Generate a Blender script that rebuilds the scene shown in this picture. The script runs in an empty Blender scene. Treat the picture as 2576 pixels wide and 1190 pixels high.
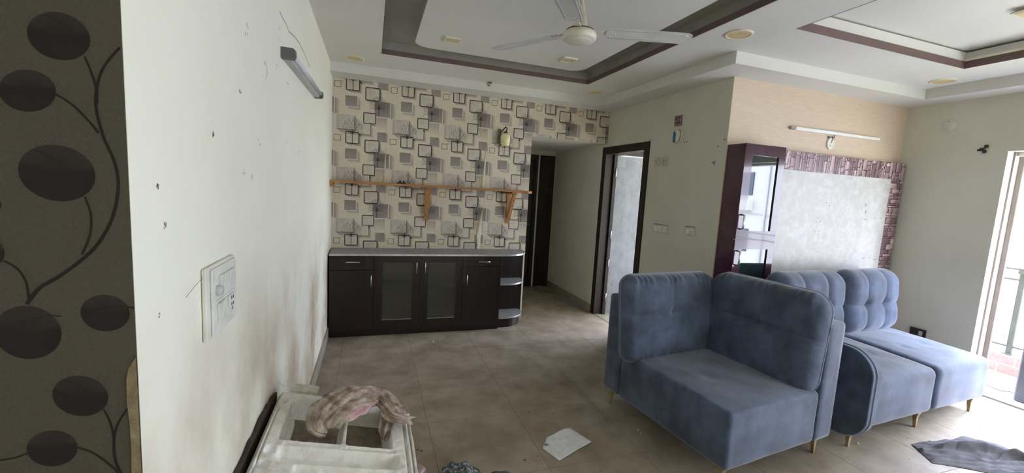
import bpy, bmesh, math, random
import numpy as np
from mathutils import Vector, Matrix, noise
random.seed(7)
SC = bpy.context.scene
COL = SC.collection

# ------------------------------------------------------------------ camera
CAM = Vector((0.3861776, -0.0651277, 1.5352649))
RT = Vector((0.9478111, -0.3138007, 0.0564201))
UP = Vector((-0.0174385, 0.1256713, 0.9919187))
FW = Vector((0.3183552, 0.9411354, -0.1136404))
FPX = 1054.9128
cd = bpy.data.cameras.new('camera')
cam = bpy.data.objects.new('camera', cd); COL.objects.link(cam)
cd.sensor_fit = 'HORIZONTAL'; cd.sensor_width = 36.0; cd.lens = 36.0 * FPX / 2576.0
cd.clip_start = 0.02; cd.clip_end = 200
m = Matrix.Identity(4)
for i in range(3):
    m[i][0] = RT[i]; m[i][1] = UP[i]; m[i][2] = -FW[i]; m[i][3] = CAM[i]
cam.matrix_world = m
SC.camera = cam

# ------------------------------------------------------------------ world, daylight, exposure
SKY = 30.0
world = bpy.data.worlds.new('sky'); SC.world = world; world.use_nodes = True
wn = world.node_tree; wn.nodes.clear()
wo = wn.nodes.new('ShaderNodeOutputWorld'); wb = wn.nodes.new('ShaderNodeBackground')
wt = wn.nodes.new('ShaderNodeTexCoord'); ws = wn.nodes.new('ShaderNodeSeparateXYZ')
wr = wn.nodes.new('ShaderNodeValToRGB'); wm = wn.nodes.new('ShaderNodeMapRange')
wm.inputs['From Min'].default_value = -1; wm.inputs['From Max'].default_value = 1
wn.links.new(wt.outputs['Generated'], ws.inputs[0]); wn.links.new(ws.outputs['Z'], wm.inputs['Value'])
wn.links.new(wm.outputs[0], wr.inputs[0]); wn.links.new(wr.outputs[0], wb.inputs['Color'])
wn.links.new(wb.outputs[0], wo.inputs['Surface'])
cr = wr.color_ramp
cr.elements[0].position = 0.0; cr.elements[0].color = (0.22, 0.235, 0.16, 1)
cr.elements[1].position = 1.0; cr.elements[1].color = (0.55, 0.66, 1.0, 1)
for p_, c_ in ((0.40, (0.40, 0.41, 0.32, 1)), (0.50, (0.72, 0.76, 0.86, 1)), (0.62, (0.76, 0.81, 1.0, 1))):
    e = cr.elements.new(p_); e.color = c_
wb.inputs['Strength'].default_value = SKY

def portal(name, loc, rot, sx, sy):
    l = bpy.data.lights.new(name, 'AREA'); l.shape = 'RECTANGLE'; l.size = sx; l.size_y = sy
    l.cycles.is_portal = True
    o = bpy.data.objects.new(name, l); COL.objects.link(o); o.location = loc; o.rotation_euler = rot
PI = math.pi
portal('balcony_daylight', (5.47, 0.5, 1.03), (0, PI/2, 0), 2.06, 2.9)      # faces -x, the sliding door opening
portal('window_fill_daylight', (5.47, -2.075, 1.3), (0, PI/2, 0), 2.0, 1.65)  # portal of the added unseen window behind the camera
portal('bedroom_daylight', (5.47, 4.2, 1.3), (0, PI/2, 0), 2.5, 2.4)
sl = bpy.data.lights.new('hazy_sun', 'SUN'); sl.energy = 17.0; sl.angle = math.radians(50); sl.color = (0.80, 0.86, 1.0)
so_ = bpy.data.objects.new('hazy_sun', sl); COL.objects.link(so_); so_.location = (9, -2, 8)
so_.rotation_euler = Vector((1.0, -0.38, 1.05)).to_track_quat('Z', 'Y').to_euler()
SC.view_settings.view_transform = 'Standard'; SC.view_settings.look = 'None'
SC.view_settings.gamma = 1.0; SC.view_settings.use_curve_mapping = False
SC.view_settings.exposure = 0.12
SC.cycles.max_bounces = 12; SC.cycles.diffuse_bounces = 8; SC.cycles.glossy_bounces = 5
SC.cycles.transmission_bounces = 8; SC.cycles.sample_clamp_indirect = 8
SC.cycles.use_denoising = True

# ------------------------------------------------------------------ helpers
def at(px, py, axis, val):
    """point of a real plane (axis = val) that a photograph pixel looks at"""
    d = FW + RT * ((px - 1288) / FPX) + UP * ((595 - py) / FPX)
    i = 'xyz'.index(axis); return CAM + d * ((val - CAM[i]) / d[i])

def srgb(r, g, b):
    f = lambda c: (c / 255) / 12.92 if c / 255 <= 0.04045 else ((c / 255 + 0.055) / 1.055) ** 2.4
    return (f(r), f(g), f(b), 1)

MATS = {}
def mat(name, col, rough=0.6, col2=None, scale=8.0, detail=4.0, bump=0.0, bscale=None, metal=0.0, sheen=0.0, spec=0.5,
        stretch=None, ramp=(0.35, 0.65), emit=None, trans=0.0, vcol=False, world=False, rnd=0.0, coat=0.0, rough2=None):
    if name in MATS: return MATS[name]
    mt = bpy.data.materials.new(name); mt.use_nodes = True; nt = mt.node_tree
    b = nt.nodes['Principled BSDF']; MATS[name] = mt
    b.inputs['Roughness'].default_value = rough; b.inputs['Metallic'].default_value = metal
    b.inputs['Specular IOR Level'].default_value = spec
    b.inputs['Sheen Weight'].default_value = sheen; b.inputs['Sheen Roughness'].default_value = 0.4
    b.inputs['Coat Weight'].default_value = coat
    b.inputs['Transmission Weight'].default_value = trans
    tc = nt.nodes.new('ShaderNodeTexCoord'); mp = nt.nodes.new('ShaderNodeMapping')
    nt.links.new(nt.nodes.new('ShaderNodeNewGeometry').outputs['Position'] if world else tc.outputs['Object'], mp.inputs['Vector'])
    if stretch: mp.inputs['Scale'].default_value = stretch
    n1 = nt.nodes.new('ShaderNodeTexNoise'); n1.inputs['Scale'].default_value = scale; n1.inputs['Detail'].default_value = detail
    n1.inputs['Roughness'].default_value = 0.62
    nt.links.new(mp.outputs[0], n1.inputs['Vector'])
    mx = nt.nodes.new('ShaderNodeMix'); mx.data_type = 'RGBA'
    rp = nt.nodes.new('ShaderNodeMapRange'); rp.inputs['From Min'].default_value = ramp[0]; rp.inputs['From Max'].default_value = ramp[1]
    nt.links.new(n1.outputs['Fac'], rp.inputs['Value']); nt.links.new(rp.outputs[0], mx.inputs['Factor'])
    c2 = col2 or (col[0] * 0.9, col[1] * 0.9, col[2] * 0.9, 1)
    mx.inputs['A'].default_value = col; mx.inputs['B'].default_value = c2
    out = mx.outputs['Result']
    if vcol:
        at_ = nt.nodes.new('ShaderNodeAttribute'); at_.attribute_name = 'print'
        m2 = nt.nodes.new('ShaderNodeMix'); m2.data_type = 'RGBA'; m2.blend_type = 'MULTIPLY'; m2.inputs['Factor'].default_value = 1
        nt.links.new(at_.outputs['Color'], m2.inputs['A']); nt.links.new(out, m2.inputs['B']); out = m2.outputs['Result']
    if rnd:
        oi = nt.nodes.new('ShaderNodeObjectInfo'); rr = nt.nodes.new('ShaderNodeMapRange')
        rr.inputs['To Min'].default_value = 1 - rnd; rr.inputs['To Max'].default_value = 1 + rnd * 0.3
        nt.links.new(oi.outputs['Random'], rr.inputs['Value'])
        m3 = nt.nodes.new('ShaderNodeVectorMath'); m3.operation = 'SCALE'
        nt.links.new(out, m3.inputs[0]); nt.links.new(rr.outputs[0], m3.inputs['Scale']); out = m3.outputs[0]
    nt.links.new(out, b.inputs['Base Color'])
    if rough2 is not None:
        r3 = nt.nodes.new('ShaderNodeMapRange'); r3.inputs['To Min'].default_value = rough; r3.inputs['To Max'].default_value = rough2
        nt.links.new(rp.outputs[0], r3.inputs['Value']); nt.links.new(r3.outputs[0], b.inputs['Roughness'])
    if bump:
        n2 = nt.nodes.new('ShaderNodeTexNoise'); n2.inputs['Scale'].default_value = bscale or scale * 6; n2.inputs['Detail'].default_value = 3
        nt.links.new(mp.outputs[0], n2.inputs['Vector'])
        bp = nt.nodes.new('ShaderNodeBump'); bp.inputs['Strength'].default_value = bump; bp.inputs['Distance'].default_value = 0.01
        nt.links.new(n2.outputs['Fac'], bp.inputs['Height']); nt.links.new(bp.outputs[0], b.inputs['Normal'])
    if emit: b.inputs['Emission Color'].default_value = emit[0]; b.inputs['Emission Strength'].default_value = emit[1]
    return mt

class MB:
    """mesh builder: raw faces with a material slot and optional per-face corner colours"""
    def __init__(s): s.v = []; s.f = []; s.mi = []; s.sm = []; s.col = []
    def poly(s, pts, mi=0, sm=False, cols=None):
        n = len(s.v); s.v += [tuple(p) for p in pts]; s.f.append(tuple(range(n, n + len(pts)))); s.mi.append(mi); s.sm.append(sm); s.col.append(cols)
    def box(s, a, b, mi=0, bev=0.0, M=None):
        x0, y0, z0 = a; x1, y1, z1 = b
        if bev <= 0:
            vs = [(x0,y0,z0),(x1,y0,z0),(x1,y1,z0),(x0,y1,z0),(x0,y0,z1),(x1,y0,z1),(x1,y1,z1),(x0,y1,z1)]
            fs = [(0,3,2,1),(4,5,6,7),(0,1,5,4),(1,2,6,5),(2,3,7,6),(3,0,4,7)]
            s.add(vs, fs, mi, False, M)
        else:
            bm = bmesh.new(); bmesh.ops.create_cube(bm, size=1)
            for v in bm.verts: v.co = Vector(((x0+x1)/2 + v.co.x*(x1-x0), (y0+y1)/2 + v.co.y*(y1-y0), (z0+z1)/2 + v.co.z*(z1-z0)))
            bmesh.ops.bevel(bm, geom=bm.edges[:], offset=bev, segments=2, affect='EDGES', profile=0.5)
            s.addbm(bm, mi, False, M)
    def add(s, vs, fs, mi=0, sm=False, M=None):
        n = len(s.v)
        s.v += [tuple(M @ Vector(v)) if M else tuple(v) for v in vs]
        for f in fs: s.f.append(tuple(n + i for i in f)); s.mi.append(mi); s.sm.append(sm); s.col.append(None)
    def addbm(s, bm, mi=0, sm=False, M=None):
        bm.verts.ensure_lookup_table(); bm.verts.index_update()
        s.add([v.co.copy() for v in bm.verts], [tuple(v.index for v in f.verts) for f in bm.faces], mi, sm, M); bm.free()
    def lathe(s, prof, c=(0,0,0), seg=28, mi=0, M=None, axis='z', sm=True):
        vs = []; fs = []; k = len(prof)
        for j in range(seg):
            a = 2*PI*j/seg
            for r, h in prof:
                p = (r*math.cos(a), r*math.sin(a), h)
                if axis == 'x': p = (p[2], p[0], p[1])
                if axis == 'y': p = (p[0], p[2], p[1])
                vs.append((c[0]+p[0], c[1]+p[1], c[2]+p[2]))
        for j in range(seg):
            for i in range(k-1):
                a = j*k+i; b = ((j+1)%seg)*k+i
                fs.append((a, b, b+1, a+1))
        s.add(vs, fs, mi, sm, M)
    def tube(s, pts, r, seg=8, mi=0, M=None, closed=False):
        P = [Vector(p) for p in pts]; n = len(P); vs = []; fs = []
        up = Vector((0,0,1)); prev = None
        for i in range(n):
            if closed: d = (P[(i+1)%n] - P[i-1])
            else: d = (P[min(i+1,n-1)] - P[max(i-1,0)])
            d.normalize()
            if prev is None:
                a = d.cross(up)
                if a.length < 1e-3: a = d.cross(Vector((1,0,0)))
            else:
                a = prev - d*prev.dot(d)
            a.normalize(); prev = a; b = d.cross(a)
            rr = r[i] if isinstance(r, (list, tuple)) else r
            for j in range(seg):
                t = 2*PI*j/seg; vs.append(P[i] + a*(rr*math.cos(t)) + b*(rr*math.sin(t)))
        m_ = n if closed else n-1
        for i in range(m_):
            for j in range(seg):
                a = i*seg+j; b = i*seg+(j+1)%seg; c = ((i+1)%n)*seg+(j+1)%seg; d = ((i+1)%n)*seg+j
                fs.append((a,b,c,d))
        if not closed:
            fs.append(tuple(range(seg))[::-1]); fs.append(tuple((n-1)*seg+j for j in range(seg)))
        s.add(vs, fs, mi, True, M)
    def prism(s, poly, a, b, axis='z', mi=0, M=None):
        """extrude a 2D polygon between a and b along axis"""
        def P(p, h):
            return (p[0],p[1],h) if axis == 'z' else ((p[0],h,p[1]) if axis == 'y' else (h,p[0],p[1]))
        n = len(poly); vs = [P(p,a) for p in poly] + [P(p,b) for p in poly]
        fs = [tuple(range(n))[::-1], tuple(range(n,2*n))] + [(i,(i+1)%n,n+(i+1)%n,n+i) for i in range(n)]
        s.add(vs, fs, mi, False, M)

def obj(name, mb, mats, parent=None, kind=None, fix=True):
    me = bpy.data.meshes.new(name)
    vs = mb.v
    if parent is not None:
        off = Vector((0,0,0)); p_ = parent
        while p_ is not None:
            if not p_.get('_local'): off += p_.location
            p_ = p_.parent
        if off.length > 0: vs = [(v[0]-off[0], v[1]-off[1], v[2]-off[2]) for v in vs]
    me.from_pydata(vs, [], mb.f)
    me.polygons.foreach_set('material_index', mb.mi); me.polygons.foreach_set('use_smooth', mb.sm)
    if any(c is not None for c in mb.col):
        ca = me.color_attributes.new('print', 'FLOAT_COLOR', 'CORNER'); arr = np.ones((len(me.loops), 4), np.float32); k = 0
        for f, c in zip(mb.f, mb.col):
            for j in range(len(f)):
                if c is not None: arr[k,:3] = (c[j] if isinstance(c[0], (tuple, list)) else c)[:3]
                k += 1
        ca.data.foreach_set('color', arr.ravel())
    for m_ in (mats if isinstance(mats, (list, tuple)) else [mats]): me.materials.append(m_)
    if fix:
        bm = bmesh.new(); bm.from_mesh(me)
        bmesh.ops.recalc_face_normals(bm, faces=bm.faces); bm.to_mesh(me); bm.free()
    me.update()
    o = bpy.data.objects.new(name, me); COL.objects.link(o)
    if parent is not None: o.parent = parent
    if kind: o['kind'] = kind
    return o

def tag(o, label, cat=None, group=None):
    o['label'] = label
    if cat: o['category'] = cat
    if group: o['group'] = group
    return o
def thing(name, label, cat, loc=(0,0,0), rz=0.0, group=None, local=False):
    o = bpy.data.objects.new(name, None); COL.objects.link(o); o.location = loc; o.rotation_euler = (0,0,rz); o.empty_display_size = 0.1
    if local: o['_local'] = 1
    return tag(o, label, cat, group)
def bx(a, b, bev=0.0):
    q = MB(); q.box(a, b, 0, bev); return q

# ------------------------------------------------------------------ materials
WHITE = mat('painted_plaster', srgb(207,205,192), 0.55, srgb(194,192,178), 1.6, 6, bump=0.05, bscale=60, ramp=(.3,.75))
LEFTW = mat('stained_plaster', srgb(240,239,226), 0.42, srgb(232,231,216), 1.2, 6, bump=0.06, bscale=50, ramp=(.3,.75))
# brown grime on the lower part of the left wall
def grime(mt):
    nt = mt.node_tree; b = nt.nodes['Principled BSDF']; src = b.inputs['Base Color'].links[0].from_socket
    g = nt.nodes.new('ShaderNodeNewGeometry'); sp = nt.nodes.new('ShaderNodeSeparateXYZ'); nt.links.new(g.outputs['Position'], sp.inputs[0])
    mp = nt.nodes.new('ShaderNodeMapping'); mp.inputs['Scale'].default_value = (1, 1.2, 0.9); nt.links.new(g.outputs['Position'], mp.inputs['Vector'])
    n = nt.nodes.new('ShaderNodeTexNoise'); n.inputs['Scale'].default_value = 1.7; n.inputs['Detail'].default_value = 8; n.inputs['Roughness'].default_value = 0.6
    nt.links.new(mp.outputs[0], n.inputs['Vector'])
    r = nt.nodes.new('ShaderNodeMapRange'); r.inputs['From Min'].default_value = 0.42; r.inputs['From Max'].default_value = 0.66
    nt.links.new(n.outputs['Fac'], r.inputs['Value'])
    h = nt.nodes.new('ShaderNodeMapRange'); h.inputs['From Min'].default_value = 1.30; h.inputs['From Max'].default_value = 0.60
    nt.links.new(sp.outputs['Z'], h.inputs['Value'])
    mu = nt.nodes.new('ShaderNodeMath'); mu.operation = 'MULTIPLY'; nt.links.new(r.outputs[0], mu.inputs[0]); nt.links.new(h.outputs[0], mu.inputs[1])
    m3 = nt.nodes.new('ShaderNodeMath'); m3.operation = 'MULTIPLY'; m3.inputs[1].default_value = 0.85; nt.links.new(mu.outputs[0], m3.inputs[0])
    mx = nt.nodes.new('ShaderNodeMix'); mx.data_type = 'RGBA'; mx.inputs['B'].default_value = srgb(158,130,96)
    nt.links.new(m3.outputs[0], mx.inputs['Factor']); nt.links.new(src, mx.inputs['A']); nt.links.new(mx.outputs['Result'], b.inputs['Base Color'])
grime(LEFTW)
CEIL = mat('ceiling_paint', srgb(214,213,208), 0.6, srgb(204,203,198), 1.2, 5, ramp=(.3,.7))
TAUPE = mat('cove_taupe_paint', srgb(150,147,139), 0.6, srgb(138,135,128), 3, 4)
BROWN = mat('cove_brown_paint', srgb(108,88,86), 0.5, srgb(100,80,78), 5, 3)
TILE = mat('dusty_floor_tile', srgb(163,151,135), 0.36, srgb(129,116,99), 3.4, 12, bump=0.03, bscale=30, rnd=0.03, ramp=(.36,.66), rough2=0.62, world=True)
GROUT = mat('tile_joint', srgb(112,101,86), 0.9)
SKIRT = mat('skirting_stone', srgb(150,146,134), 0.5, srgb(132,126,112), 6, 5)
DARKW = mat('dark_wood', srgb(42,31,28), 0.4, srgb(30,22,21), 3, 5, stretch=(14,14,0.7), ramp=(.35,.65), spec=0.35)
LAMIN = mat('dark_wenge_laminate', srgb(42,30,27), 0.34, srgb(24,17,17), 2.4, 6, stretch=(10,10,0.35), ramp=(.38,.62), spec=0.4)
FABRIC = mat('blue_grey_velvet', srgb(80,94,120), 0.75, srgb(50,60,80), 4.5, 8, bump=0.12, bscale=220, sheen=0.55, ramp=(.38,.62))
PIPING = mat('velvet_piping', srgb(120,135,160), 0.7, srgb(104,118,142), 8, 3, sheen=0.3)
GOLD = mat('brushed_gold_metal', srgb(184,166,126), 0.4, srgb(156,138,100), 20, 3, metal=0.6)
CHROME = mat('chrome', srgb(215,215,215), 0.22, srgb(190,190,190), 30, 2, metal=1.0)
PLASTIC = mat('white_plastic', srgb(222,222,214), 0.35, srgb(206,206,198), 12, 3)
ALUD = mat('grey_frame_and_shadow_line', srgb(160,148,144), 0.45, srgb(144,132,128), 6, 3)
ALU = mat('white_powder_coated_frame', srgb(232,230,226), 0.35, srgb(216,212,206), 6, 3)
BLACK = mat('black_plastic', srgb(26,25,26), 0.4, srgb(40,38,38), 20, 3)
PINE = mat('raw_pine', srgb(176,126,74), 0.6, srgb(140,96,54), 4, 6, stretch=(1.2,12,12), bump=0.05)
PINEV = mat('raw_pine_upright', srgb(186,138,84), 0.6, srgb(150,104,60), 4, 6, stretch=(12,12,1.2), bump=0.05)
PLUM = mat('glossy_plum_laminate', srgb(74,44,62), 0.14, srgb(62,36,52), 6, 5, coat=0.6, bump=0.03, bscale=8)
FOAMW = mat('fresh_broken_polystyrene', srgb(244,244,244), 0.5, srgb(232,232,234), 60, 5, bump=0.4, bscale=200)
FOAM = mat('white_polystyrene', srgb(230,228,220), 0.42, srgb(204,198,184), 22, 5, bump=0.25, bscale=180, ramp=(.45,.75))
FOAMD = mat('dusty_polystyrene', srgb(160,148,132), 0.9, srgb(124,112,98), 14, 6, bump=0.15, bscale=100)
PRINT = mat('wallpaper_print', (1,1,1,1), 0.6, (0.9,0.88,0.86,1), 40, 4, vcol=True, ramp=(.4,.8))
PRINTD = mat('dark_wallpaper_print', (1,1,1,1), 0.7, (0.8,0.8,0.8,1), 300, 2, vcol=True, bump=0.1, bscale=400)

# ------------------------------------------------------------------ room dimensions
X1, X2, Y1, Y2 = 3.106, 5.25, 4.54, 2.683
ZB, ZC, ZR, ZH, BW = 2.519, 2.605, 2.72, 2.142, 0.259
YN = 0.81
def struct(name, mb, m_, label=None):
    o = obj(name, mb, m_); o['kind'] = 'structure'
    if label: o['label'] = label
    return o

# ---- floor: slab of mortar with tiles as parts
fl = struct('floor', bx((-2.7,-2.7,-0.06), (5.45,7.2,-0.0012)), GROUT, 'dusty beige ceramic tile floor')
tile_me = None; T = 0.5993; ox, oy = 0.7533, 2.5048
def tile(cx0, cy0, cx1, cy1):
    q = MB(); g = 0.0010; b = 0.0008
    x0, x1, y0, y1 = cx0+g, cx1-g, cy0+g, cy1-g
    q.poly([(x0+b,y0+b,0),(x1-b,y0+b,0),(x1-b,y1-b,0),(x0+b,y1-b,0)])
    r_ = [(x0,y0),(x1,y0),(x1,y1),(x0,y1)]; t_ = [(x0+b,y0+b),(x1-b,y0+b),(x1-b,y1-b),(x0+b,y1-b)]
    for i in range(4):
        j = (i+1) % 4; q.poly([(*r_[i],-0.0018),(*r_[j],-0.0018),(*t_[j],0),(*t_[i],0)])
    return q
full = None
for i in range(-6, 8):
    for j in range(-9, 8):
        x0, y0 = ox+i*T, oy+j*T; x1, y1 = x0+T, y0+T
        a0, b0, a1, b1 = max(x0,-2.6), max(y0,-2.6), min(x1,X2), min(y1,6.6)
        if a1-a0 < 0.03 or b1-b0 < 0.03: continue
        if a1 < 0.02 and b0 > YN: continue
        whole = (a0 == x0 and a1 == x1 and b0 == y0 and b1 == y1)
        if whole and full is not None:
            o = bpy.data.objects.new('tile', full); COL.objects.link(o); o.parent = fl; o.location = (x0, y0, 0)
        elif whole:
            o = obj('tile', tile(0,0,T,T), TILE, fl); o.location = (x0, y0, 0); full = o.data
        else:
            o = obj('tile', tile(a0-x0,b0-y0,a1-x0,b1-y0), TILE, fl); o.location = (x0, y0, 0)

# ---- walls
wl = struct('wall_left', bx((-0.15,YN,0), (0,4.70,ZR)), LEFTW, 'white plaster wall with brown stains and scuffs')
q = MB(); q.box((0,Y1,0), (2.117,Y1+0.16,ZR)); q.box((2.117,Y1,ZH), (X1,Y1+0.16,ZR))
wb_ = struct('wall_back', q, WHITE, 'far wall papered in squares and trees with passage opening')
# side wall with door_1 opening  y 3.70 .. 4.60
q = MB(); q.box((X1,Y2,0), (X1+0.12,3.70,ZR)); q.box((X1,3.70,2.085), (X1+0.12,4.60,ZR)); q.box((X1,4.60,0), (X1+0.12,6.6,ZR))
wsd = struct('wall_side', q, WHITE, 'pale wall between the bedroom door and the plum cabinet')
q = MB(); q.box((X1+0.12,Y2,0), (X2,Y2+0.12,ZR))
wf = struct('wall_feature', q, WHITE, 'wall behind the sofas papered beige')
# right wall with balcony opening y -0.95 .. 1.95 , added rear window y -2.9..-1.4 ; bedroom window
q = MB(); xa, xb = X2, X2+0.2
q.box((xa,1.95,0), (xb,3.00,2.8)); q.box((xa,3.00,0), (xb,5.40,0.06)); q.box((xa,3.00,2.55), (xb,5.40,2.8)); q.box((xa,5.40,0), (xb,6.7,2.8))
q.box((xa,-0.95,2.06), (xb,1.95,2.8)); q.box((xa,-1.25,0), (xb,-0.95,2.8)); q.box((xa,-2.90,0), (xb,-1.25,0.3)); q.box((xa,-2.90,2.3), (xb,-1.25,2.8)); q.box((xa,-3.0,0),(xb,-2.9,2.8))
wr_ = struct('wall_right', q, WHITE, 'white wall with the balcony door opening')
wn_ = struct('wall_near', bx((-2.7,YN,0), (-0.15,YN+0.12,ZR)), WHITE, 'return wall at left covered in dark leaf wallpaper')
struct('wall_far_left', bx((-2.8,-2.9,0), (-2.7,YN+0.12,ZR)), WHITE)
struct('wall_rear', bx((-2.7,-3.0,0), (X2,-2.9,ZR)), WHITE)
# corridor and bedroom shell
struct('wall_corridor', bx((1.95,Y1+0.16,0), (2.07,6.6,ZR)), WHITE)
ENDY = 6.05
q = MB(); q.box((2.07,ENDY,2.07), (X1,ENDY+0.1,ZR)); q.box((2.07,ENDY,0), (2.20,ENDY+0.1,2.07)); q.box((3.06,ENDY,0),(X1,ENDY+0.1,2.07)); q.box((2.815,ENDY,0),(2.845,ENDY+0.1,2.07))
struct('wall_corridor_end', q, WHITE)
struct('wall_sky_block', bx((1.95,6.6,0), (X1+0.12,6.7,ZR)), WHITE)  # unseen wall added to stop sky leaking in under the passage doors
struct('wall_bedroom', bx((X1+0.12,5.9,0), (X2,6.0,2.8)), WHITE)
# ---- ceiling with the two trays
q = MB()
TR1 = (0.442, 0.35, 2.406, 3.815); TR2 = (2.832, 0.25, 4.533, 1.967)
def plate(x0,y0,x1,y1): q.box((x0,y0,ZC), (x1,y1,ZR))
plate(0.0,TR1[3],X2,Y1); plate(-0.0,YN,TR1[0],TR1[3]); plate(-2.7,-2.9,TR1[0],YN)
plate(TR1[0],-2.9,TR1[2],TR1[1]); plate(TR1[2],-2.9,TR2[0],TR1[3]); plate(TR2[0],TR2[3],X2,TR1[3]); plate(TR2[0],-2.9,TR2[2],TR2[1]); plate(TR2[2],-2.9,X2,TR2[3])
q.box((-2.8,-3.0,ZR+0.013), (X2+0.2,6.7,ZR+0.1)); q.box((-2.8,-3.0,ZR), (TR2[0]-0.1,6.7,ZR+0.013)); 
ce = struct('ceiling', q, CEIL, 'white false ceiling with two recessed trays')
struct('ceiling_corridor', bx((2.07,Y1+0.16,ZH), (X1,ENDY,ZH+0.05)), CEIL)
# soffit ring
q = MB()
q.box((0,Y1-BW,ZB),(X1,Y1,ZC)); q.box((X1-BW,Y2-BW,ZB),(X1,Y1-BW,ZC)); q.box((X1,Y2-BW,ZB),(X2,Y2,ZC)); q.box((X2-BW,-2.9,ZB),(X2,Y2-BW,ZC))
obj('soffit', q, CEIL, ce)
# tray linings
x0,y0,x1,y1 = TR1; e = 0.004
q = MB(); q.box((x0,y0,ZR-0.004),(x1,y1,ZR-0.001))
for a,b in (((x0,y0,ZC+.04),(x0+e*.5,y1,ZR-.004)),((x1-e*.5,y0,ZC+.04),(x1,y1,ZR-.004)),((x0,y1-e*.5,ZC+.04),(x1,y1,ZR-.004)),((x0,y0,ZC+.04),(x1,y0+e*.5,ZR-.004))): q.box(a,b)
obj('tray_lining', q, TAUPE, ce)
def molding(tr, h):
    x0,y0,x1,y1 = tr
    for a,b in (((x0,y0,ZC-.001),(x0+e,y1,ZC+h)),((x1-e,y0,ZC-.001),(x1,y1,ZC+h)),((x0+e,y1-e,ZC-.001),(x1-e,y1,ZC+h)),((x0+e,y0,ZC-.001),(x1-e,y0+e,ZC+h))):
        obj('tray_molding', bx(a,b), BROWN, ce)
molding(TR1, 0.040); molding(TR2, 0.050)
# cream strip painted as the lit cove back in the second tray (right side)
q = MB(); q.box((TR2[2]-0.02,TR2[1]+e,ZC+.050),(TR2[2],TR2[3]-e,ZC+.064)); obj('lit_cove_strip', q, mat('lit_cove_cream', srgb(228,226,196), .5), ce)
# rounded centre panel of tray one
def rrect(x0,y0,x1,y1,r,n=8):
    P = []
    for cx,cy,a0 in ((x1-r,y1-r,0),(x0+r,y1-r,PI/2),(x0+r,y0+r,PI),(x1-r,y0+r,1.5*PI)):
        for k in range(n+1):
            a = a0 + PI/2*k/n; P.append((cx+r*math.cos(a), cy+r*math.sin(a)))
    return P
q = MB(); q.prism(rrect(0.685,0.6,2.178,3.553,0.13,10), 2.63, ZR-.004, 'z', 0)
obj('centre_panel', q, CEIL, ce)
q2 = MB(); P = rrect(0.685,0.6,2.178,3.553,0.13,10); 
for i in range(len(P)):
    a,b = P[i],P[(i+1)%len(P)]; cx,cy = 1.43,2.08
    f = lambda p,k: (p[0]+(0.0012 if p[0]>cx else -0.0012)*k, p[1]+(0.0012 if p[1]>cy else -0.0012)*k)
    A,B = f(a,1),f(b,1); q2.poly([(A[0],A[1],2.636),(B[0],B[1],2.636),(B[0],B[1],ZR-.005),(A[0],A[1],ZR-.005)])
obj('panel_edge', q2, TAUPE, ce)

# ---- skirtings
def sk(name, mb): o = obj(name, mb, SKIRT); o['kind'] = 'structure'; return o
sk('baseboard_left', bx((0,YN,0),(0.012,Y1-0.381,0.115)))
q = MB(); q.box((X1-0.012,4.62,0),(X1,ENDY,0.10)); q.box((X1-0.012,Y2,0),(X1,3.68,0.10)); sk('baseboard_side', q)
q = MB(); q.box((X2-0.012,1.99,0),(X2,Y2,0.10)); sk('baseboard_right', q)

# ------------------------------------------------------------------ wallpaper prints (flat ink on the wall, built as thin flat shapes)
class Print(MB):
    def __init__(s, frame, clip): MB.__init__(s); s.fr = frame; s.clip = clip
    def shape(s, pts, cols, layer):
        if not isinstance(cols[0], (tuple, list)): cols = [cols]*len(pts)
        P = [(p[0],p[1],c) for p,c in zip(pts,cols)]
        u0,v0,u1,v1 = s.clip
        for ax,lim,sg in ((0,u0,1),(0,u1,-1),(1,v0,1),(1,v1,-1)):
            o = []
            for i in range(len(P)):
                a,b = P[i-1],P[i]; da,db = sg*(a[ax]-lim), sg*(b[ax]-lim)
                if (da>=0) != (db>=0):
                    t = da/(da-db); o.append(tuple(a[k]+(b[k]-a[k])*t for k in (0,1)) + (tuple(a[2][k]+(b[2][k]-a[2][k])*t for k in range(3)),))
                if db>=0: o.append(b)
            P = o
            if len(P)<3: return
        s.poly([s.fr(p[0],p[1],layer) for p in P], 0, False, [p[2] for p in P])
    def rect(s,u0,v0,u1,v1,c,layer): s.shape([(u0,v0),(u1,v0),(u1,v1),(u0,v1)], c, layer)
    def line(s,a,b,w,c,layer,w2=None):
        w2 = w if w2 is None else w2
        d = Vector((b[0]-a[0],b[1]-a[1])); 
        if d.length<1e-6: return
        d.normalize(); n = Vector((-d.y,d.x))
        s.shape([(a[0]-n.x*w/2,a[1]-n.y*w/2),(b[0]-n.x*w2/2,b[1]-n.y*w2/2),(b[0]+n.x*w2/2,b[1]+n.y*w2/2),(a[0]+n.x*w/2,a[1]+n.y*w/2)], c, layer)
    def frame(s,u0,v0,u1,v1,w,r,c,layer):
        O = rrect(u0,v0,u1,v1,r,3); I = rrect(u0+w,v0+w,u1-w,v1-w,max(r-w,0.001),3)
        for i in range(len(O)):
            j=(i+1)%len(O); s.shape([O[i],O[j],I[j],I[i]], c, layer)
lin = lambda r,g,b: srgb(r,g,b)[:3]
CREAM=lin(210,200,180); SHD=lin(128,118,112); SH=lin(168,158,146); G=lin(150,142,136); DG=lin(132,124,120); LG=lin(198,190,178); EDGE=lin(206,200,192); INK=lin(24,20,24); BR=lin(52,46,48); BR2=lin(84,76,74)
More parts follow.
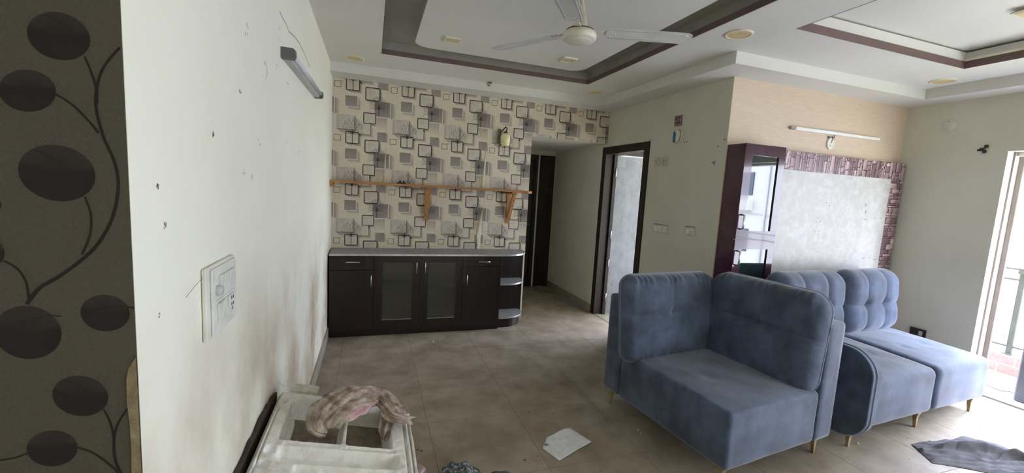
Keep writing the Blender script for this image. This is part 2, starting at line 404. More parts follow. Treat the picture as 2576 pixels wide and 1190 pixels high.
def tree(pr, x, z0, z1, rx, rz, layer, rnd, col, twig):
    pr.line((x,z0),(x,z1),0.0066,col,layer,0.0050)
    zc = z1-.01
    inside = lambda p: ((p[0]-x)/rx)**2+((p[1]-zc)/rz)**2 < 1 and p[1] > zc-.045
    def grow(a, ang, L, w, d):
        b = (a[0]+math.cos(ang)*L, a[1]+math.sin(ang)*L)
        if not inside(b): b = (a[0]+math.cos(ang)*L*.45, a[1]+math.sin(ang)*L*.45)
        if not inside(b): return
        pr.line(a,b,w,col if d<3 else twig,layer,w*0.65)
        if d>=5: return
        for k in (-1,1):
            grow(b, ang+k*rnd.uniform(.18,.50), L*rnd.uniform(.62,.82), w*.66, d+1)
    for k in range(15):
        t = k/14.0; ang = PI*(0.02+0.96*t)
        grow((x+(.5-t)*-.004,z1-abs(t-.5)*.03), ang, rz*(0.30+0.10*rnd.random()), 0.0034, 1)
def motif(pr, u, v, rnd):
    # soft cast shadows printed behind the boxes
    def soft(u0,v0,u1,v1,dx,dz,c):
        dx*=1.35; dz*=1.35; c=SHD
        pr.shape([(u1,v1),(u1+dx,v1-dz*1.4),(u1+dx,v0-dz),(u1,v0)], [c,CREAM,CREAM,c], 1)
        pr.shape([(u0,v0),(u1,v0),(u1+dx,v0-dz),(u0+dx*1.4,v0-dz)], [c,c,CREAM,CREAM], 1)
    R = lambda a: (u+a[0], v+a[1], u+a[2], v+a[3])
    # light boxes behind the large tree
    a,b,c,d = R((0.036,0.145,0.206,0.29)); soft(a,b,c,d,.03,.035,SH)
    pr.shape([(a,b),(c,b),(c,d),(a,d)], [LG,CREAM,LG,SH], 2)
    pr.rect(a,b,a+.045,d,[SH,LG,LG,SH],2.3)
    pr.frame(a,b,c,d,.006,.001,EDGE,2.6)
    a,b,c,d = R((0.231,0.108,0.357,0.215)); soft(a,b,c,d,.025,.025,SH)
    pr.shape([(a,b),(c,b),(c,d),(a,d)], [CREAM,CREAM,LG,SH], 3); pr.frame(a,b,c,d,.005,.001,EDGE,3.3)
    # dark box behind the small tree
    a,b,c,d = R((0.396,-0.224,0.549,-0.075)); soft(a,b,c,d,.045,.012,SH)
    pr.shape([(a,b),(c,b),(c,d),(a,d)], [DG,G,DG,DG], 2); pr.rect(c,b-.012,c+.009,d+.004,EDGE,3); pr.rect(a,b-.010,c,b,EDGE,3)
    # grey squares
    a,b,c,d = R((0.121,-0.150,0.232,-0.048)); soft(a,b,c,d,.03,.028,SH)
    pr.shape([(a,b),(c,b),(c,d),(a,d)], [G,G,DG,DG], 2); pr.rect(c,b-.010,c+.009,d,EDGE,3); pr.rect(a,b-.010,c,b,EDGE,3)
    a,b,c,d = R((0.427,0.052,0.512,0.139)); soft(a,b,c,d,.02,.012,SH)
    pr.shape([(a,b),(c,b),(c,d),(a,d)], [G,G,DG,G], 2)
    # soft pale box to the right of the open frame
    a,b,c,d = R((0.412,-0.36,0.52,-0.236)); pr.shape([(a,b),(c,b),(c,d),(a,d)], [CREAM,CREAM,SH,SH], 1.6)
    # frames with inner gradient and drop shadow
    for (x0,z0,x1,z1,w,r) in ((0.124,0.003,0.254,0.121,.0075,.012),(0.306,-0.076,0.450,0.055,.0085,.014),(0.290,-0.306,0.412,-0.194,.0075,.012)):
        a,b,c,d = R((x0,z0,x1,z1)); soft(a+.01,b,c,d-.01,.018,.018,SH)
        pr.shape([(a,b),(c,b),(c,d),(a,d)], [LG,CREAM,LG,SH], 3.6)
        pr.rect(a,b,a+.03,d,[SH,CREAM,CREAM,SH],4)
        pr.shape([(a,d-.03),(c,d-.03),(c,d),(a,d)],[LG,CREAM,SH,SH],4.5)
        pr.frame(a,b,c,d,w,r,INK,6)
    a,b,c,d = R((0.018,0.023,0.081,0.082)); pr.frame(a,b,c,d,.0038,.004,INK,5)
    tree(pr, u+0.190, v+0.006, v+0.112, 0.112, 0.165, 5, rnd, BR, BR2)
    tree(pr, u+0.438, v-0.220, v-0.138, 0.095, 0.125, 5, rnd, BR, BR2)
def wallpaper(clip, name, parent, label):
    pr = Print(lambda a,b,l: (a, Y1-0.0012-l*0.00022, b), clip); pr.clip = clip
    u0,v0,u1,v1 = clip
    pr.rect(u0,v0,u1,v1,CREAM,0)
    for i in range(-1,7):
        for j in range(-3,3):
            uu, vv = i*0.534, 1.893-0.003+j*0.5185
            if uu>u1 or uu+.62<u0 or vv-.36>v1 or vv+.3<v0: continue
            motif(pr, uu, vv, random.Random(5))
    # seams between the paper strips
    for i in range(1,6):
        x = 0.516+(i-1)*0.535; pr.line((x,v0),(x-0.002,v1),0.0022,lin(176,166,148),7)
    return tag(obj(name, pr, PRINT, parent, fix=False), label)
wallpaper((0.0,0.80,2.117,ZB), 'wallpaper', wb_, 'cream wallpaper printed with grey squares, black frames and bare trees')
wallpaper((2.117,ZH,X1,ZB), 'wallpaper', wb_, 'cream wallpaper strip above the passage')
# peeled places: bare wall wedges and curled paper edges
BARE = mat('bare_wall_patch', srgb(226,224,216), 0.7); CURL = mat('curled_paper_back', srgb(206,190,160), 0.7)
def peel(pts, curl):
    q = MB(); q.poly([(a, Y1-0.0042, b) for a,b in pts]); obj('bare_patch', q, BARE, wb_, fix=False)
    q = MB()
    for (a,b,w),(c,d,w2) in zip(curl[:-1],curl[1:]):
        n = 5
        for k in range(n):
            t0,t1 = k/n,(k+1)/n
            f = lambda x,z,w,t: (x - w*math.cos(t*2.4)*.5 - w*.5*(1-t), Y1-0.006-w*0.9*math.sin(t*2.2), z)
            q.poly([f(a,b,w,t0),f(c,d,w2,t0),f(c,d,w2,t1),f(a,b,w,t1)], 0, True)
    obj('curled_paper', q, CURL, wb_, fix=False)
peel([(0.500,1.52),(0.520,1.52),(0.516,1.80),(0.512,1.86)], [(0.502,1.52,.014),(0.510,1.70,.008),(0.514,1.86,.003)])
peel([(1.553,1.52),(1.585,1.52),(1.584,1.85),(1.581,1.95)], [(1.553,1.52,.020),(1.566,1.70,.012),(1.580,1.95,.003)])
peel([(1.530,0.83),(1.566,0.83),(1.572,1.10),(1.574,1.25),(1.548,1.05),(1.524,0.98)], [(1.535,0.86,.006),(1.522,0.98,.010),(1.545,1.10,.024),(1.560,1.18,.018),(1.576,1.30,.003)])

# ---- dark leaf wallpaper on the near return wall
pr = Print(lambda a,b,l: (a, YN-0.0012-l*0.0003, b), (-2.69,0.0,-0.0004,ZC))
DB = lin(82,76,65); DL = lin(22,15,16); DL2 = lin(48,37,34); DS = lin(22,16,16)
pr.rect(-2.69,0.0,-0.0004,ZC,DB,0)
def P2(px,py): p_ = at(px,py,'y',YN); return (p_.x,p_.z)
def leaf(cx,cy,rx,ry,tilt=0.0,vein=None):
    c = P2(cx,cy); a = P2(cx+rx,cy+rx*tilt); b = P2(cx,cy-ry)
    ux,uz = a[0]-c[0],a[1]-c[1]; wx,wz = b[0]-c[0],b[1]-c[1]; n = 30
    ring = [(c[0]+ux*math.cos(2*PI*k/n)+wx*math.sin(2*PI*k/n), c[1]+uz*math.cos(2*PI*k/n)+wz*math.sin(2*PI*k/n)) for k in range(n)]
    for k in range(n):
        s0,s1 = math.sin(2*PI*k/n),math.sin(2*PI*(k+1)/n)
        mixc = lambda s_: DL2 if s_>0.35 else DL
        pr.shape([c,ring[k],ring[(k+1)%n]], [DL,mixc(s0),mixc(s1)], 2)
    if vein:
        V = [P2(*v_) for v_ in vein]
        for a_,b_ in zip(V[:-1],V[1:]): pr.line(a_,b_,0.0022,DS,3)
SL_ = [1.2]
def stem(pts, w0, w1):
    SL_[0] += .06
    P = [Vector(P2(*p_)) for p_ in pts]; out = []
    for i in range(len(P)-1):
        a = P[max(i-1,0)]; b = P[i]; c = P[i+1]; d = P[min(i+2,len(P)-1)]
        for k in range(6):
            t = k/6; out.append(0.5*((2*b)+(c-a)*t+(2*a-5*b+4*c-d)*t*t+(3*b-a-3*c+d)*t**3))
    out.append(P[-1]); n = len(out)
    for i in range(n-1):
        wa = w0+(w1-w0)*i/n; pr.line(out[i],out[i+1],wa,DS,SL_[0],w0+(w1-w0)*(i+1)/n)
leaf(151,92,78,60,.14,[(118,38),(160,60),(205,112)])
leaf(72,229,71,53,.05,[(2,222),(50,217),(110,220),(143,232)])
leaf(147,436,95,71,.10,[(88,376),(130,395),(185,440)])
leaf(-12,515,18,16,0); leaf(-18,636,32,34,0)
leaf(73,836,84,67,.05,[(0,836),(60,808),(120,792),(155,795)])
leaf(267,787,61,46,.03,[(206,790),(250,776),(300,770),(335,772)])
leaf(205,995,69,51,.06,[(165,955),(195,965),(222,988)])
leaf(134,1127,63,45,-.02,[(72,1138),(120,1124),(190,1113)])
stem([(303,120),(265,165),(246,215),(243,270),(262,345),(290,410),(299,470),(285,545),(250,610),(205,655),(150,695),(100,725),(70,765)], .0035,.0062)
stem([(214,142),(232,185),(244,225),(245,260)], .0030,.0042)
stem([(143,238),(185,265),(225,305),(250,335)], .0028,.0045)
stem([(215,495),(230,540),(228,590),(208,640)], .0030,.0040)
stem([(10,655),(45,675),(68,710),(75,755)], .0028,.0040)
stem([(325,772),(340,775)], .003,.003)
stem([(262,1028),(280,1065),(288,1105)], .0030,.0038); stem([(326,1022),(303,1055),(289,1095),(290,1150),(305,1190),(315,1215)], .0032,.0056)
stem([(197,1124),(240,1140),(280,1170),(305,1195)], .0028,.0040); stem([(0,1157),(40,1150),(74,1138)], .0026,.0026)
# repeat off to the left so the paper goes on
tag(obj('wallpaper', pr, PRINTD, wn_, fix=False), 'dark brown wallpaper printed with black oval leaves on curved stems')
# torn edge at the corner
q = MB(); torn = [(-.0003,1.205),(-.012,1.185),(-.0155,1.165),(-.0165,1.12),(-.014,1.08),(-.0135,1.03),(-.016,.96),(-.0155,.9),(-.012,.86),(-.0003,.85)]
tp = [(a, YN-0.004, b) for a,b in torn]; q.poly(tp); tb = [(a-(0 if a>-.001 else .0008), YN-0.0012, b) for a,b in torn]
for i in range(len(tp)-1): q.poly([tp[i],tp[i+1],tb[i+1],tb[i]])
obj('torn_plaster', q, mat('torn_tan_plaster', srgb(150,134,108), 0.9, srgb(120,104,82), 40, 5, bump=.3, bscale=90), wn_, fix=False)

# ---- beige feature paper over wall_feature and end of wall_side
BEIGE = mat('beige_woven_wallpaper', srgb(204,187,166), 0.6, srgb(192,174,152), 14, 8, stretch=(1,1,9), bump=0.08, bscale=60, ramp=(.35,.7))
q = MB(); q.box((X1+0.001,Y2-0.002,0.0),(X2-0.0005,Y2,ZB)); tag(obj('wallpaper', q, BEIGE, wf), 'beige wallpaper with fine woven streaks')

# ---- plain door frame part builder
def frame3(y0,y1,ztop,w,x0,x1,parent,mt):
    obj('jamb', bx((x0,y0,0),(x1,y0+w,ztop)), mt, parent); obj('jamb', bx((x0,y1-w,0),(x1,y1,ztop)), mt, parent)
    obj('lintel', bx((x0,y0+w,ztop-w),(x1,y1-w,ztop)), mt, parent)
# door_1: bedroom door in wall_side, leaf open inwards, hinged on the far jamb
d1 = bpy.data.objects.new('door_1', None); COL.objects.link(d1); d1['kind'] = 'structure'; d1['label'] = 'open doorway with dark wooden frame in the side wall'
frame3(3.686,4.612,2.10,0.085,X1-0.012,X1+0.13,d1,DARKW)
LEAF = mat('grey_patterned_film', srgb(124,128,136), 0.25, srgb(104,108,118), 5, 5, stretch=(2,2,1.2), spec=0.6)
ang = math.radians(2.0); hx, hy = X1+0.125, 4.515
lf = MB(); Mx = Matrix.Translation((hx,hy,0)) @ Matrix.Rotation(-ang,4,'Z')
lf.box((0.012,-0.018,0.012),(0.83,0.018,2.005),0,0,Mx)
leafo = obj('door_leaf', lf, LEAF, d1); leafo['label'] = 'grey glossy door leaf standing open'
# tile-like reflections painted as squares on the leaf film
q = MB(); rr = random.Random(3); 
for i in range(7):
    for j in range(17):
        if rr.random() < .55:
            q.box((0.03+i*.115,-0.0188,0.03+j*.115),(0.03+i*.115+.112,-0.0183,0.03+j*.115+.112),0,0,Mx)
obj('reflection_squares', q, mat('leaf_reflection', srgb(118,123,134), 0.22, srgb(106,111,124), 6, 3, spec=.6), leafo)
q = MB(); q.box((-0.03,-0.022,0.0),(0.011,0.030,2.012),0,0,Mx); obj('door_stop', q, DARKW, d1)
for z in (0.18,0.62,0.98,1.75):
    h = MB(); h.lathe([(0,0),(0.008,0),(0.008,0.10),(0,0.10)], (hx-0.003,hy-0.026,z), 10); obj('hinge', h, CHROME, d1)
t = thing('curtain_pelmet', 'dark brown wooden pelmet glimpsed above the open bedroom door leaf', 'pelmet', (3.75,4.75,2.08)); obj('board', bx((3.50,4.72,2.045),(4.10,4.80,2.095)), DARKW, t); obj('bracket', bx((3.78,4.72,2.0952),(3.82,5.90,2.12)), DARKW, t)
obj('threshold_strip', bx((X1,3.77,0.0002),(X1+0.12,4.53,0.004)), SKIRT, d1)
# door_2: closed dark door at the end of the passage, pale wall strip beside it
d2 = bpy.data.objects.new('door_2', None); COL.objects.link(d2); d2['kind'] = 'structure'; d2['label'] = 'dark wooden door at the end of the passage'
q = MB(); q.box((2.20,ENDY-0.01,0),(2.26,ENDY+0.08,2.07)); obj('jamb', q, DARKW, d2)
obj('jamb', bx((2.76,ENDY-0.01,0),(2.815,ENDY+0.08,2.07)), DARKW, d2); obj('lintel', bx((2.26,ENDY-0.01,2.01),(2.76,ENDY+0.08,2.07)), DARKW, d2)
lf2 = obj('door_leaf', bx((2.265,ENDY+0.01,0.01),(2.755,ENDY+0.045,2.005)), LAMIN, d2)
q = MB(); q.tube([(2.72,ENDY-0.03,1.0),(2.64,ENDY-0.03,1.0)],0.008); q.tube([(2.72,ENDY-0.03,1.0),(2.72,ENDY+0.01,1.0)],0.008); obj('handle', q, CHROME, lf2)
d3 = bpy.data.objects.new('door_3', None); COL.objects.link(d3); d3['kind'] = 'structure'; d3['label'] = 'second dark door at the end of the passage beside the white wall'
obj('jamb', bx((2.845,ENDY-0.01,0),(2.88,ENDY+0.08,2.07)), DARKW, d3); obj('jamb', bx((3.03,ENDY-0.01,0),(3.094,ENDY+0.08,2.07)), DARKW, d3)
obj('lintel', bx((2.88,ENDY-0.01,2.01),(3.03,ENDY+0.08,2.07)), DARKW, d3); obj('door_leaf', bx((2.882,ENDY+0.01,0.01),(3.028,ENDY+0.045,2.005)), LAMIN, d3)
# door_4: balcony sliding door: painted reveal, aluminium tracks, one sash slid to the near end
d4 = bpy.data.objects.new('door_4', None); COL.objects.link(d4); d4['kind'] = 'structure'; d4['label'] = 'white framed sliding balcony door'
yA_, yB_ = -0.95, 1.95
q = MB(); q.box((5.335,yB_-0.012,0),(5.368,yB_,2.06)); q.box((5.428,yB_-0.03,0),(5.447,yB_,2.06)); q.box((5.4475,yB_-.02,0),(5.452,yB_,2.06)); q.box((5.4525,yB_-.012,0),(5.458,yB_,2.06)); obj('frame_stile', q, ALUD, d4)  # first strip coloured as the brown shadow line in the reveal, rest grey frame
obj('frame_stile', bx((5.428,yB_-0.040,0),(5.434,yB_-0.0305,2.03)), ALU, d4)
obj('frame_head', bx((5.36,yA_,2.03),(5.475,yB_,2.06)), ALU, d4)
obj('frame_stile', bx((5.36,yA_,0),(5.475,yA_+.03,2.03)), ALU, d4)
obj('floor_track', bx((5.38,yA_,0.0),(5.46,yB_-0.06,0.012)), ALU, d4)
GLASS = bpy.data.materials.new('clear_glass'); GLASS.use_nodes = True; nt = GLASS.node_tree; nt.nodes.remove(nt.nodes['Principled BSDF'])
g1 = nt.nodes.new('ShaderNodeBsdfTransparent'); g2 = nt.nodes.new('ShaderNodeBsdfGlossy'); g2.inputs['Roughness'].default_value = 0.02
fr_ = nt.nodes.new('ShaderNodeFresnel'); fr_.inputs['IOR'].default_value = 1.5; ms = nt.nodes.new('ShaderNodeMixShader')
g1.inputs['Color'].default_value = (.93,.96,.95,1)
nt.links.new(fr_.outputs[0], ms.inputs[0]); nt.links.new(g1.outputs[0], ms.inputs[1]); nt.links.new(g2.outputs[0], ms.inputs[2])
nt.links.new(ms.outputs[0], nt.nodes['Material Output'].inputs['Surface'])
sash = obj('sash', bx((5.40,yA_+.03,0.012),(5.42,yA_+.08,2.03)), ALU, d4)
obj('sash_rail', bx((5.40,yA_+.08,1.97),(5.42,0.12,2.03)), ALU, sash); obj('sash_rail', bx((5.40,yA_+.08,0.012),(5.42,0.12,0.08)), ALU, sash); obj('sash_stile', bx((5.40,0.12,0.012),(5.42,0.17,2.03)), ALU, sash)
obj('pane', bx((5.408,yA_+.08,0.08),(5.412,0.12,1.97)), GLASS, sash)
# window_fill (unseen, added behind the camera to brighten left wall and sofas) and window_2 (bedroom)
for nm,y0,y1,z0,z1 in (('window_fill',-2.9,-1.25,.3,2.3),('window_2',3.0,5.4,.06,2.55)):
    w = bpy.data.objects.new(nm, None); COL.objects.link(w); w['kind'] = 'structure'
    q = MB(); t = .05
    for a,b in (((5.36,y0,z0),(5.41,y1,z0+t)),((5.36,y0,z1-t),(5.41,y1,z1)),((5.36,y0,z0+t),(5.41,y0+t,z1-t)),((5.36,y1-t,z0+t),(5.41,y1,z1-t)),((5.36,(y0+y1)/2-t/2,z0+t),(5.41,(y0+y1)/2+t/2,z1-t))): q.box(a,b)
    obj('window_frame', q, ALU, w)
# ------------------------------------------------------------------ balcony outside
CONC = mat('pale_concrete', srgb(206,204,200), 0.8, srgb(190,186,180), 3, 5)
q = MB(); q.box((5.45,-3.0,-0.12),(6.62,3.0,-0.006)); struct('floor_balcony', q, CONC, 'sunlit balcony floor')
cb = thing('brick_curb', 'low pinkish brick curb under the balcony railing', 'curb', (6.34,0,0))
BRICK = mat('pale_pink_brick', srgb(134,104,96), 0.9, srgb(122,92,86), 30, 4, bump=.2, bscale=60, rnd=.1)
obj('mortar', bx((6.345,-2.9,-0.006),(6.455,2.9,0.176)), CONC, cb)
bme = None
for r_ in range(2):
    for k in range(25):
        y = -2.85+k*0.23+(0.115 if r_ else 0); 
        if y>2.68: continue
        if bme is None:
            o = obj('brick', bx((0,0,0),(.12,.215,.084),.004), BRICK, None); bme = o.data; o.parent = cb
        else: o = bpy.data.objects.new('brick', bme); COL.objects.link(o); o.parent = cb
        o.location = (0.0, y, -0.004+r_*0.094)
IRON = mat('weathered_railing_paint', srgb(62,64,54), 0.7, srgb(50,50,42), 9, 4)
rl = thing('balcony_railing', 'metal balcony railing with two top rails seen past the door frame', 'railing', (6.4,0,0.184))
for z,t in ((1.03,.014),(.926,.012),(.262,.012)):
    obj('rail', bx((6.4-t,-2.9,z-.008),(6.4+t,2.9,z+.008)), IRON, rl)
for y in (2.16,1.2,.24,-.72,-1.68,-2.64):
    q = MB(); q.box((6.385,y-.02,.184),(6.415,y+.02,1.022)); q.box((6.36,y-.035,.184),(6.44,y+.035,.194)); q.box((6.37,y-.03,.985),(6.43,y+.03,1.022)); obj('post', q, IRON, rl)
tag(obj('concrete_planter', bx((5.57,1.15,-0.006),(5.90,1.78,0.47),.012), mat('grey_block', srgb(104,103,108), .85, srgb(94,93,98), 6,4)), 'pale grey concrete block standing on the balcony by the door', 'block')
# ------------------------------------------------------------------ building across the way (seen mirrored in the cabinet glass)
ab = thing('apartment_building', 'white apartment block across the balcony, seen mirrored in cabinet glass', 'building', (19.5,-9,-9))
BW_ = mat('white_render_facade', srgb(186,186,188), 0.8, srgb(178,178,182), 1, 4); DKW = mat('dark_window', srgb(60,68,80), 0.2)
obj('wall', bx((19.5,-24,-9),(28,3.2,16)), BW_, ab); obj('roof', bx((19.2,-24.3,16),(28.3,3.5,16.5)), BW_, ab)
rr = random.Random(2)
for fz in range(-8,15,3):
    for y in (-20,-16.5,-13,-9.5,-6,-2.5,.8):
        w = obj('window', bx((19.44,y,fz+.9),(19.56,y+.9,fz+2.1)), DKW, ab)
        if y in (-16.5,-9.5,-2.5):
            q = MB(); q.box((18.5,y-.4,fz),(19.5,y+1.9,fz+.14)); 
            for k in range(8): q.box((18.5,y-.4+k*.32,fz+.14),(18.54,y-.36+k*.32,fz+1.1))
            q.box((18.48,y-.4,fz+1.06),(18.56,y+1.9,fz+1.12)); obj('balcony', q, [BW_], ab)
        elif rr.random()<.6:
            q = MB(); q.box((19.15,y+.2,fz+.1),(19.5,y+1.0,fz+.65)); obj('cooling_unit', q, PLASTIC, ab)
    q = MB(); q.box((19.46,-24,fz-.1),(19.5,3.2,fz-.04)); obj('ledge', q, mat('facade_line', srgb(170,170,176), .8), ab)
for y in (-18,-11.2,-4.4,1.9):
    q = MB(); q.tube([(19.42,y,-9),(19.42,y,16)],.06); obj('drain_pipe', q, BW_, ab)

# ================================================================== furniture
# ---- low sideboard
sb = thing('sideboard', 'dark wenge sideboard with two glazed doors under the papered wall', 'sideboard', (0.86,4.35,0))
yF, yB = 4.159, Y1-0.006
q = MB(); q.box((0.013,yF+.03,0.0),(1.715,yB,0.064)); obj('plinth', q, LAMIN, sb)
q = MB(); f2 = yF+0.019
q.box((0.013,f2,0.064),(0.033,yB,0.812)); q.box((1.697,f2,0.064),(1.715,yB,0.812)); q.box((0.033,f2,0.064),(1.697,yB,0.082)); q.box((0.033,yB-.006,0.082),(1.697,yB,0.812))
q.box((0.42,f2,0.082),(0.436,yB-.006,0.812)); q.box((1.284,f2,0.082),(1.30,yB-.006,0.812))
obj('carcass', q, mat('cabinet_inside', srgb(96,92,80), .6), sb)
obj('shelf', bx((0.436,yF+.05,0.44),(1.284,yB-.006,0.458)), mat('cabinet_inside', srgb(96,92,80), .6), sb)
def handle_v(x,z0,z1,par):
    q = MB(); y = yF-.026; q.tube([(x,yF,z0+.008),(x,y,z0+.010),(x,y,z1-.010),(x,yF,z1-.008)],.0052,10); return obj('handle', q, CHROME, par)
def handle_h(x0,x1,z,par):
    q = MB(); y = yF-.026; q.tube([(x0+.006,yF,z),(x0+.008,y,z),(x1-.008,y,z),(x1-.006,yF,z)],.0052,10); return obj('handle', q, CHROME, par)
GLZ = bpy.data.materials.new('dusty_cabinet_glass'); GLZ.use_nodes = True; nt = GLZ.node_tree; nt.nodes.remove(nt.nodes['Principled BSDF'])
g1 = nt.nodes.new('ShaderNodeBsdfTransparent'); g2 = nt.nodes.new('ShaderNodeBsdfGlossy'); g2.inputs['Roughness'].default_value = 0.05
g3 = nt.nodes.new('ShaderNodeBsdfDiffuse'); g3.inputs['Color'].default_value = (.35,.36,.33,1)
fr_ = nt.nodes.new('ShaderNodeFresnel'); fr_.inputs['IOR'].default_value = 1.6; ms = nt.nodes.new('ShaderNodeMixShader'); m4 = nt.nodes.new('ShaderNodeMixShader')
m4.inputs[0].default_value = .10; g1.inputs['Color'].default_value = (.70,.74,.66,1)
nt.links.new(g1.outputs[0], m4.inputs[1]); nt.links.new(g3.outputs[0], m4.inputs[2])
nt.links.new(fr_.outputs[0], ms.inputs[0]); nt.links.new(m4.outputs[0], ms.inputs[1]); nt.links.new(g2.outputs[0], ms.inputs[2])
nt.links.new(ms.outputs[0], nt.nodes['Material Output'].inputs['Surface'])
dr = obj('drawer', bx((0.016,yF,0.672),(0.418,f2-.001,0.808),.0015), LAMIN, sb); handle_h(.155,.294,.754,dr)
do = obj('door', bx((0.016,yF,0.070),(0.418,f2-.001,0.668),.0015), LAMIN, sb); handle_v(.393,.503,.632,do)
def glazed(x0,x1,gx0,gx1,gz0,gz1,hx):
    q = MB(); q.box((x0,yF,.070),(gx0,f2-.001,.808)); q.box((gx1,yF,.070),(x1,f2-.001,.808)); q.box((gx0,yF,.070),(gx1,f2-.001,gz0)); q.box((gx0,yF,gz1),(gx1,f2-.001,.808))
    d = obj('door', q, LAMIN, sb); obj('pane', bx((gx0,yF+.011,gz0),(gx1,yF+.015,gz1)), GLZ, d)
    obj('glazing_bead', bx((gx0,yF+.003,gz0),(gx1,yF+.011,gz0+.006)), CHROME, d); handle_v(hx,.625,.760,d)
glazed(.421,.859,.498,.786,.162,.745,.824); glazed(.862,1.296,.941,1.225,.158,.745,.909)
dr = obj('drawer', bx((1.299,yF,0.700),(1.713,f2-.001,0.808),.0015), LAMIN, sb); handle_h(1.453,1.587,.754,dr)
do = obj('door', bx((1.299,yF,0.070),(1.713,f2-.001,0.696),.0015), LAMIN, sb); handle_v(1.342,.497,.627,do)
obj('cover_strip', bx((1.300,yF-.004,0.700),(1.452,yF,0.748)), LAMIN, sb)
TOPG = mat('dusty_grey_laminate_top', srgb(150,150,154), 0.45, srgb(132,131,134), 14, 7, bump=.03, bscale=60)
EDG = mat('silver_edge_band', srgb(206,206,206), 0.3, srgb(180,180,180), 20, 3, metal=.6)
def round_top(x0,x1,y0,z0,z1,rx,name,par,x_in):
    P = [(x_in,yB),(x_in,y0)] ; n = 14; ry = (yB-y0)
    P += [(x1-rx+rx*math.sin(t), yB-.10-(ry-.10)*math.cos(t)) for t in [PI/2*k/n for k in range(n+1)]] + [(x1,yB)]
    q = MB(); q.prism(P[::-1], z0, z1, 'z'); q.mi = [0]*len(q.f); 
    for i in range(2,len(q.f)): q.mi[i] = 1
    return obj(name, q, [TOPG,EDG], par)
round_top(0.013,2.062,yF-.012,.812,.830,.30,'worktop',sb,0.013)
# open end unit with rounded shelves
es = sb
obj('end_back', bx((1.716,Y1-.03,0.05),(2.085,Y1-.006,0.811)), LAMIN, sb)
obj('edge_strip', bx((2.085,Y1-.035,0.03),(2.098,Y1-.006,0.811)), PLASTIC, sb)
round_top(1.716,2.055,4.21,.478,.496,.26,'shelf',sb,1.716); round_top(1.716,2.060,4.21,.102,.120,.26,'shelf',sb,1.716)
q = MB(); q.prism([(1.716,yB),(1.716,4.225)]+[(1.785+.255*math.sin(PI/20*k_),yB-.08-(yB-4.225-.08)*math.cos(PI/20*k_)) for k_ in range(11)]+[(2.04,yB)],0.0,0.101,'z'); obj('plinth', q, LAMIN, sb)

# ---- wooden wall shelf
ws_ = thing('wall_shelf', 'raw pine shelf board on two brackets across the wallpaper', 'shelf', (1.0,4.42,1.50))
q = MB(); q.box((0.004,4.315,1.496),(2.02,Y1-.006,1.518),0,.002); sho = obj('board', q, PINE, ws_)
obj('board_end', bx((2.0205,4.30,1.489),(2.068,Y1-.006,1.515),.002), mat('cut_pine', srgb(214,172,116), .6, srgb(196,152,98), 20,3), ws_)
obj('cleat', bx((0.004,4.315,1.458),(0.024,Y1-.006,1.495)), PINE, ws_)
for x,xo in ((0.945,0.0),(1.872,0.0)):
    b = obj('bracket', bx((x-.022,Y1-.028,1.135),(x+.022,Y1-.006,1.495),.002), PINEV, ws_)
    Mx = Matrix.Translation((x+.0,Y1-.028,1.195)) @ Matrix.Rotation(math.radians(30),4,'X')
    q = MB(); q.box((-.019,-.034,0.0),(.019,0.0,.335),0,.002,Mx); obj('brace', q, PINEV, b)
    obj('arm', bx((x-.02,4.335,1.473),(x+.02,Y1-.028,1.4955)), PINEV, b)
t = thing('dark_clip', 'small black plastic clip lying on the pine wall shelf', 'clip', (0.67,4.36,1.518))
q = MB(); q.box((0.625,4.35,1.518),(0.715,4.385,1.532),0,.004); obj('body', q, BLACK, t)
q = MB(); q.lathe([(0,0),(.013,0),(.013,.02),(0,.02)],(0.655,4.352,1.538),14,axis='y'); q.lathe([(0,0),(.011,0),(.011,.02),(0,.02)],(0.69,4.352,1.538),14,axis='y'); obj('wheel', q, BLACK, t)

# ---- plum display cabinet
pc = thing('display_cabinet', 'tall glossy plum cabinet with two glazed doors beside the stone border', 'cabinet', (3.32,2.59,0))
cx0,cx1,cy0,cy1,czt = 3.118,3.535,2.500,Y2-.003,1.985
q = MB(); q.box((cx0,cy0+.019,.06),(cx0+.018,cy1,czt)); q.box((cx1-.018,cy0+.019,.06),(cx1,cy1,czt)); q.box((cx0+.018,cy0+.019,czt-.018),(cx1-.018,cy1,czt)); q.box((cx0+.018,cy0+.019,.06),(cx1-.018,cy1,.08)); q.box((cx0+.018,cy1-.006,.08),(cx1-.018,cy1,czt-.018)); q.box((cx0+.018,cy0+.019,1.225),(cx1-.018,cy1-.006,1.243))
obj('carcass', q, [PLUM], pc); obj('plinth', bx((cx0,cy0+.04,0),(cx1,cy1,.06)), PLUM, pc)
CG = bpy.data.materials.new('tinted_cabinet_glass'); CG.use_nodes = True; nt = CG.node_tree; b = nt.nodes['Principled BSDF']
b.inputs['Base Color'].default_value = (0.012,0.022,0.026,1); b.inputs['Roughness'].default_value = 0.0; b.inputs['Specular IOR Level'].default_value = 0.9; b.inputs['Coat Weight'].default_value = 0.5; b.inputs['Coat Roughness'].default_value = 0.0
